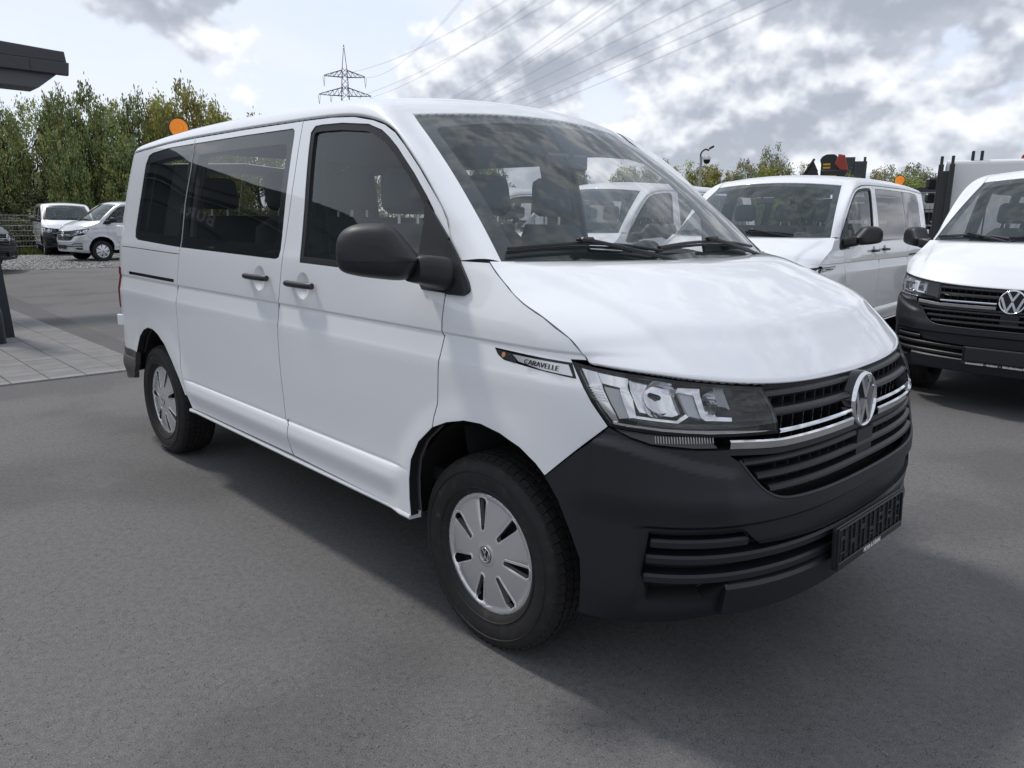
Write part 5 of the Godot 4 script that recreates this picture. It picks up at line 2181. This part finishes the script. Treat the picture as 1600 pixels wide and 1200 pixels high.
func loader_crane() -> void:
	var at := ray_at(1285, 270, 30)
	at.y = 0
	var o := thing("loader_crane", "folded red and black loader crane above the white van's roof", "crane", at, deg_to_rad(24))
	o.scale = Vector3(.86, .955, .86)
	mat("crane_red", Color(.33, .045, .028), .45)
	mat("crane_black", Color(.018, .018, .020), .5)
	mat("crane_yellow", Color(.62, .36, .03), .5)
	var b := Buf.new()
	b.box(Transform3D(Basis(), Vector3(0, 1.5, 0)), Vector3(.8, 3.0, .7), .05)
	b.box(Transform3D(Basis(), Vector3(0, .95, -1.2)), Vector3(2.3, .3, 5.0), .04)
	part("base", b, M.crane_black, o)
	var c := Buf.new()
	c.box(Transform3D(Basis(), Vector3(.42, 3.28, 0)), Vector3(.92, .46, .5), .06)
	part("housing", c, M.crane_black, o)
	var lab := Buf.new()
	lab.prism(rounded(poly([-.26, -.06, .26, -.06, .26, .06, -.26, .06]), .05), Transform3D(Basis(), Vector3(.30, 3.24, .253)), .006)
	part("yellow_label", lab, M.crane_yellow, o)
	for k in 2:
		var s := Buf.new()
		s.prism(poly([-.14, -.035, .14, -.03, .14, .035, -.14, .03]), Transform3D(Basis(), Vector3(.14, 3.58 + k * .12, .145)), .006)
		part("yellow_plate", s, M.crane_yellow, o)
	var r := Buf.new()
	r.prism(poly([.44, 3.70, .66, 3.48, 1.0, 3.44, .80, 4.02, .56, 4.06]), Transform3D(Basis(), Vector3(0, 0, -.14)), .36, .03)
	part("red_arm", r, M.crane_red, o)
	var k := Buf.new()
	k.prism(rounded(poly([-.08, 3.3, -.08, 3.72, -.14, 3.86, -.06, 3.98, .10, 4.06, .40, 4.06, .52, 3.98, .56, 3.70, .80, 3.3]), .05), Transform3D(Basis(), Vector3(0, 0, -.16)), .30, .03)
	part("black_boom", k, M.crane_black, o)
	var g := Buf.new()
	g.prism(poly([-.78, 3.05, -.66, 3.40, -.60, 3.72, -.36, 3.80, -.22, 3.55, -.10, 3.2, -.16, 3.0, -.40, 3.12, -.60, 2.9]), Transform3D(Basis(), Vector3(0, 0, -.16)), .32, .03)
	g.tube([Vector3(-.74, 3.3, .2), Vector3(-.5, 3.68, .2), Vector3(-.36, 3.9, .1)], .05, 8)
	g.tube([Vector3(-.62, 2.7, .0), Vector3(-.5, 3.2, .2), Vector3(-.2, 3.5, .1)], .045, 8)
	part("grab", g, M.crane_black, o)

func tower_block() -> void:
	var at := ray_at(1333, 262, 220)
	at.y = 0
	var o := thing("tower_block", "dark stepped tower block far behind the small green tree", "building", at, deg_to_rad(26))
	var m := mat("tower_wall", Color(.055, .065, .075), .5)
	var w := mat("tower_glass", Color(.028, .036, .045), .2)
	for q in [[-1.0, 2.2, 18.4, 0.0], [1.6, 2.6, 17.3, .6]]:
		var b := Buf.new()
		b.box(Transform3D(Basis(), Vector3(q[0] * 1.0, q[2] * .5, q[3])), Vector3(q[1] * 1.1, q[2], 3.4), .0)
		var p := part("wall", b, m, o)
		for f in 5:
			for c in 2:
				var g := Buf.new()
				g.box(Transform3D(Basis(), Vector3(q[0] + (c - .5) * 1.1, q[2] - 1.0 - f * 1.3, q[3] + 1.71)), Vector3(.8, .8, .06), .0)
				part("window", g, w, p)
	var r := Buf.new()
	r.box(Transform3D(Basis(), Vector3(2.6, 17.9, 0)), Vector3(.6, 1.2, .6), 0)
	part("roof_stack", r, m, o)

func grey_hall() -> void:
	var a := ray_at(1400, 300, 40)
	var b := ray_at(1540, 300, 40)
	var dir := (b - a)
	dir.y = 0
	var turn := atan2(-dir.z, dir.x)
	var o := thing("grey_hall", "low pale grey hall with dark roof behind the bar fence", "building", Vector3((a.x + b.x) * .5, 0, (a.z + b.z) * .5), turn)
	var w := Buf.new()
	w.box(Transform3D(Basis(), Vector3(2.0, 1.46, -4.0)), Vector3(13.0, 2.92, 8.0), .0)
	part("wall", w, mat("hall_wall", Color(.42, .43, .43), .7), o)
	var r := Buf.new()
	r.prism(poly([-4.8, 2.921, 8.7, 2.921, 8.6, 3.08, 5.2, 3.30, 1.0, 3.34, -1.6, 3.06]), Transform3D(Basis(), Vector3(0, 0, -8.0)), 7.6, 0)
	part("roof", r, mat("hall_roof", Color(.022, .022, .028), .35), o)
	var l := Buf.new()
	l.box(Transform3D(Basis(), Vector3(2.0, 2.90, .03)), Vector3(13.0, .06, .06), 0)
	part("gutter", l, M.zinc, o)

func yard_clutter() -> void:
	# bar fence before the hall
	var a := ray_at(1425, 300, 30)
	var b := ray_at(1515, 300, 30)
	a.y = 0; b.y = 0
	var turn := atan2(-(b - a).z, (b - a).x)
	var o := thing("bar_fence", "dark steel bar fence with spikes between the parked vans", "fence", a, turn)
	mat("steel_dark", Color(.03, .031, .034), .5)
	var len := a.distance_to(b)
	for y in [.4, 1.2, 1.98]:
		var r := Buf.new()
		r.box(Transform3D(Basis(), Vector3(len * .5, y, 0)), Vector3(len, .035, .02), 0)
		part("rail", r, M.steel_dark, o)
	for k in int(len / .15) + 1:
		var s := Buf.new()
		s.bar(Vector3(k * .15, .1, 0), Vector3(k * .15, 2.12, 0), .011, 5)
		part("spike_bar", s, M.steel_dark, o)
	var rack := thing("storage_rack", "dark storage rack full of gear behind the bar fence", "rack", ray_at(1462, 340, 33) * Vector3(1, 0, 1), turn)
	for k in 3:
		var s := Buf.new()
		s.box(Transform3D(Basis(), Vector3(0, .9 + k * .55, -.4)), Vector3(3.4, .06, .9), 0)
		part("shelf", s, M.zinc, rack)
	for x in [-1.65, 0.0, 1.65]:
		var s := Buf.new()
		s.box(Transform3D(Basis(), Vector3(x, 1.0, -.82)), Vector3(.08, 2.0, .06), 0)
		part("upright", s, M.steel_dark, rack)
	var bk := Buf.new()
	bk.box(Transform3D(Basis(), Vector3(0, 1.0, -.9)), Vector3(3.4, 1.9, .05), 0)
	part("back_panel", bk, M.crane_black, rack)
	var crate := thing("wooden_crate", "tan wooden crate behind the bar fence", "crate", ray_at(1470, 356, 31) * Vector3(1, 0, 1), turn)
	var c := Buf.new()
	c.box(Transform3D(Basis(), Vector3(0, .78, 0)), Vector3(.62, 1.56, .6), .01)
	part("box", c, mat("tan_wood", Color(.34, .24, .13), .8), crate)
	var lid := Buf.new()
	lid.box(Transform3D(Basis(), Vector3(0, 1.58, 0)), Vector3(.70, .04, .68), .008)
	part("lid", lid, mat("pale_wood", Color(.48, .36, .24), .8), crate)

func truck() -> void:
	var at := ray_at(1560, 300, 20)
	at.y = 0
	var o := thing("white_truck", "white truck cab with dark rack behind the right-hand van", "truck", at + Vector3(.15, 0, -.15), deg_to_rad(108))
	o.scale = Vector3(1, .915, 1)
	# local x = forward (towards the yard), z = its right
	var cab := Buf.new()
	cab.prism(rounded(poly([-1.25, .9, .85, .9, .95, 1.7, .70, 2.92, .5, 3.02, -1.2, 3.06]), .10), Transform3D(Basis(), Vector3(0, 0, -1.25)), 2.5, .05)
	part("cab", cab, M.paint_dull, o)
	var ws := Buf.new()
	ws.quad(Vector3(.99, 1.75, -1.1), Vector3(.99, 1.75, 1.1), Vector3(.76, 2.82, 1.05), Vector3(.76, 2.82, -1.05), Vector3(1, .2, 0))
	part("windscreen", ws, M.frit, o)
	for s in [-1.0, 1.0]:
		var sw := Buf.new()
		sw.prism(rounded(poly([-.75, 1.85, .72, 1.85, .60, 2.72, .35, 2.80, -.75, 2.80]), .08), Transform3D(Basis() if s > 0 else Basis(Vector3.UP, PI) * Basis.from_scale(Vector3(-1, 1, 1)) * Basis.from_scale(Vector3(1, 1, 1)), Vector3(0, 0, 1.245 * s)), .012, 0)
		part("side_window", sw, M.frit, o)
		var mr := Buf.new()
		mr.box(Transform3D(Basis(Vector3.UP, .2), Vector3(.95, 2.65, s * 1.48)), Vector3(.16, .30, .26), .05)
		mr.box(Transform3D(Basis(Vector3.UP, .2), Vector3(.95, 2.28, s * 1.48)), Vector3(.14, .26, .24), .05)
		mr.bar(Vector3(.75, 2.75, s * 1.2), Vector3(.95, 2.70, s * 1.45), .03, 6)
		part("mirror", mr, M.plastic, o)
	var bump := Buf.new()
	bump.box(Transform3D(Basis(), Vector3(.86, .70, 0)), Vector3(.35, .45, 2.45), .05)
	part("bumper", bump, M.bumper, o)
	var ch := Buf.new()
	ch.box(Transform3D(Basis(), Vector3(-2.6, .85, 0)), Vector3(5.4, .25, .9), .02)
	part("chassis", ch, M.deep, o)
	for x in [.0, -3.8]:
		for s in [-1.0, 1.0]:
			var w := Buf.new()
			w.lathe([Vector2(.0, .05), Vector2(.26, .08), Vector2(.30, .14), Vector2(.44, .14), Vector2(.47, .10), Vector2(.47, -.12), Vector2(.2, -.14)], Transform3D(Basis(Vector3.RIGHT, PI / 2 * s), Vector3(x - .1, .47, s * 1.02)), 28)
			part("wheel", w, M.tyre, o)
	# dark uprights behind the cab, on its right: seen left of it
	for k in 2:
		var u := Buf.new()
		u.box(Transform3D(Basis(), Vector3(-1.40 - k * .10, 1.60, -1.36 + k * .20)), Vector3(.12, 2.7, .10), .01)
		u.box(Transform3D(Basis(), Vector3(-1.40 - k * .10, 3.03, -1.36 + k * .20)), Vector3(.06, .20, .06), .01)
		part("rack_post", u, M.steel_dark, o)
	for k in 2:
		var u := Buf.new()
		u.box(Transform3D(Basis(), Vector3(-1.15, 3.14, -.80 + k * .16)), Vector3(.06, .22, .06), .01)
		part("rack_post", u, M.steel_dark, o)
	var pl := Buf.new()
	pl.box(Transform3D(Basis(), Vector3(-1.46, 1.55, -1.27)), Vector3(.06, 2.5, .18), .01)
	part("headboard", pl, M.steel_dark, o)
	var be := Buf.new()
	be.lathe([Vector2(0, .16), Vector2(.05, .15), Vector2(.07, .10), Vector2(.07, .0)], Transform3D(Basis(), Vector3(-.2, 3.07, .2)), 16)
	part("roof_lamp", be, M.red_lens, o)
	var an := Buf.new()
	an.bar(Vector3(-.1, 3.05, .45), Vector3(-.35, 3.55, .62), .008, 5)
	part("aerial", an, M.steel_dark, o)

func show_room() -> void:
	# the dealer's building on the left: its eaves stand in the picture, its front in the windows
	var o := thing("office_building", "anthracite office building whose eaves reach in at the left", "building", Vector3(-12.3, 0, -1.2))
	var dark := mat("cladding", Color(.030, .032, .037), .45)
	var fas := mat("fascia", Color(.040, .042, .048), .38)
	var body := Buf.new()
	body.box(Transform3D(Basis(), Vector3(-5.0, 1.7, 12.2)), Vector3(8.6, 3.4, 20.6), 0)
	part("wall", body, dark, o)
	# eaves: a box with a slanting end, then the gutter and the fascia above it
	var eave := Buf.new()
	eave.prism(poly([-.42, 2.21 + 1.2, -22.6, 2.21 + 1.2, -22.6, 3.66, -.12, 3.66]), Transform3D(Basis(Vector3.UP, PI / 2), Vector3(-.62, 0, 0)), .58, .0)
	part("soffit_box", eave, mat("soffit", Color(.085, .088, .095), .5), o)
	var gut := Buf.new()
	gut.prism(poly([-.0, 3.63, -22.6, 3.63, -22.6, 3.82, .02, 3.82]), Transform3D(Basis(Vector3.UP, PI / 2), Vector3(-.05, 0, 0)), .10, .01)
	part("gutter", gut, fas, o)
	var f := Buf.new()
	f.prism(poly([-.0, 3.825, -22.6, 3.825, -22.6, 4.20, -3.0, 4.10, -.02, 3.985]), Transform3D(Basis(Vector3.UP, PI / 2), Vector3(-.10, 0, 0)), .10, .01)
	part("fascia", f, fas, o)
	for k in 4:
		var j := Buf.new()
		j.box(Transform3D(Basis(), Vector3(.054, 3.72, .52 + k * 3.0)), Vector3(.012, .18, .012), 0)
		part("gutter_joint", j, dark, o)
	# metal roof rising to the ridge
	var r := Buf.new()
	r.quad(Vector3(-.02, 3.99, .02), Vector3(-.02, 4.22, 22.6), Vector3(-.6, 4.27, 22.6), Vector3(-.6, 4.05, .02), Vector3.UP)
	r.quad(Vector3(-.6, 4.07, 2.0), Vector3(-.6, 4.27, 22.6), Vector3(-9.6, 5.0, 22.6), Vector3(-9.6, 4.8, 2.0), Vector3.UP)
	part("roof_sheet", r, mat("roof_metal", Color(.26, .27, .28), .35, .6), o)
	for k in 16:
		var s := Buf.new()
		s.box(Transform3D(Basis(Vector3.BACK, -.063), Vector3(-5.2, 4.33 + k * .021, 2.3 + k * 1.3)), Vector3(8.6, .05, .04), 0)
		part("roof_seam", s, M.roof_metal, o)
	# shop front
	for k in 6:
		var g := Buf.new()
		g.box(Transform3D(Basis(), Vector3(-.69, 1.30, 3.2 + k * 3.0)), Vector3(.05, 2.3, 2.5), 0)
		part("shop_window", g, M.frit, o)
	var board := Buf.new()
	board.box(Transform3D(Basis(), Vector3(-.66, 3.12, 6.0)), Vector3(.06, .46, 4.6), .01)
	var bd := part("sign_board", board, mat("board", Color(.05, .052, .058), .5), o)
	text_on(bd, "BURG", Transform3D(Basis(Vector3.UP, PI / 2), Vector3(-.625, 3.04, 5.95)), .21, M.sign_letter, "sign_lettering")

func banner_post() -> void:
	var m := mat("navy", Color(.014, .018, .028), .4)
	var o := thing("tapered_post", "dark navy tapered post standing on the paving at far left", "post", Vector3(-8.95, .012, .59))
	var b := Buf.new()
	var rows := []
	for q in [[0.0, .0, .36], [.03, .0, .36], [1.4, .07, .28], [2.6, .13, .22]]:
		rows.append([Vector3(.10, q[0], q[1]), Vector3(.10, q[0], q[1] + q[2]), Vector3(-.10, q[0], q[1] + q[2]), Vector3(-.10, q[0], q[1])])
	for k in 3:
		for j in 4:
			var l := (j + 1) % 4
			b.quad(rows[k][j], rows[k][l], rows[k + 1][l], rows[k + 1][j], rows[k][j] + rows[k][l] - Vector3(0, 0, .5))
	b.quad(rows[3][0], rows[3][1], rows[3][2], rows[3][3], Vector3.UP)
	part("post", b, m, o)
	var q := thing("bollard", "short round-topped dark bollard before the tapered post", "bollard", Vector3(-8.45, .012, .86))
	var c := Buf.new()
	c.lathe([Vector2(0, .46), Vector2(.05, .45), Vector2(.09, .41), Vector2(.105, .34), Vector2(.11, 0)], Transform3D(), 24)
	part("post", c, m, q)

func add_van(called_label: String, at: Vector3, turn: float, lamp: bool) -> Node3D:
	var v: Node3D = van.duplicate()
	v.name = numbered("passenger_van")
	add_child(v)
	v.position = at
	v.rotation.y = turn
	tag(v, called_label, "van", "white vans of the same kind")
	if not lamp:
		for c in v.get_children():
			if String(c.name).begins_with("hazard_lamp"):
				v.remove_child(c)
				c.free()
				break
	return v

func repaint(v: Node, from: Material, to: Material) -> void:
	for c in v.get_children():
		if c is MeshInstance3D and c.mesh is ArrayMesh and c.mesh.get_surface_count() and c.mesh.surface_get_material(0) == from:
			c.set_surface_override_material(0, to)
		repaint(c, from, to)
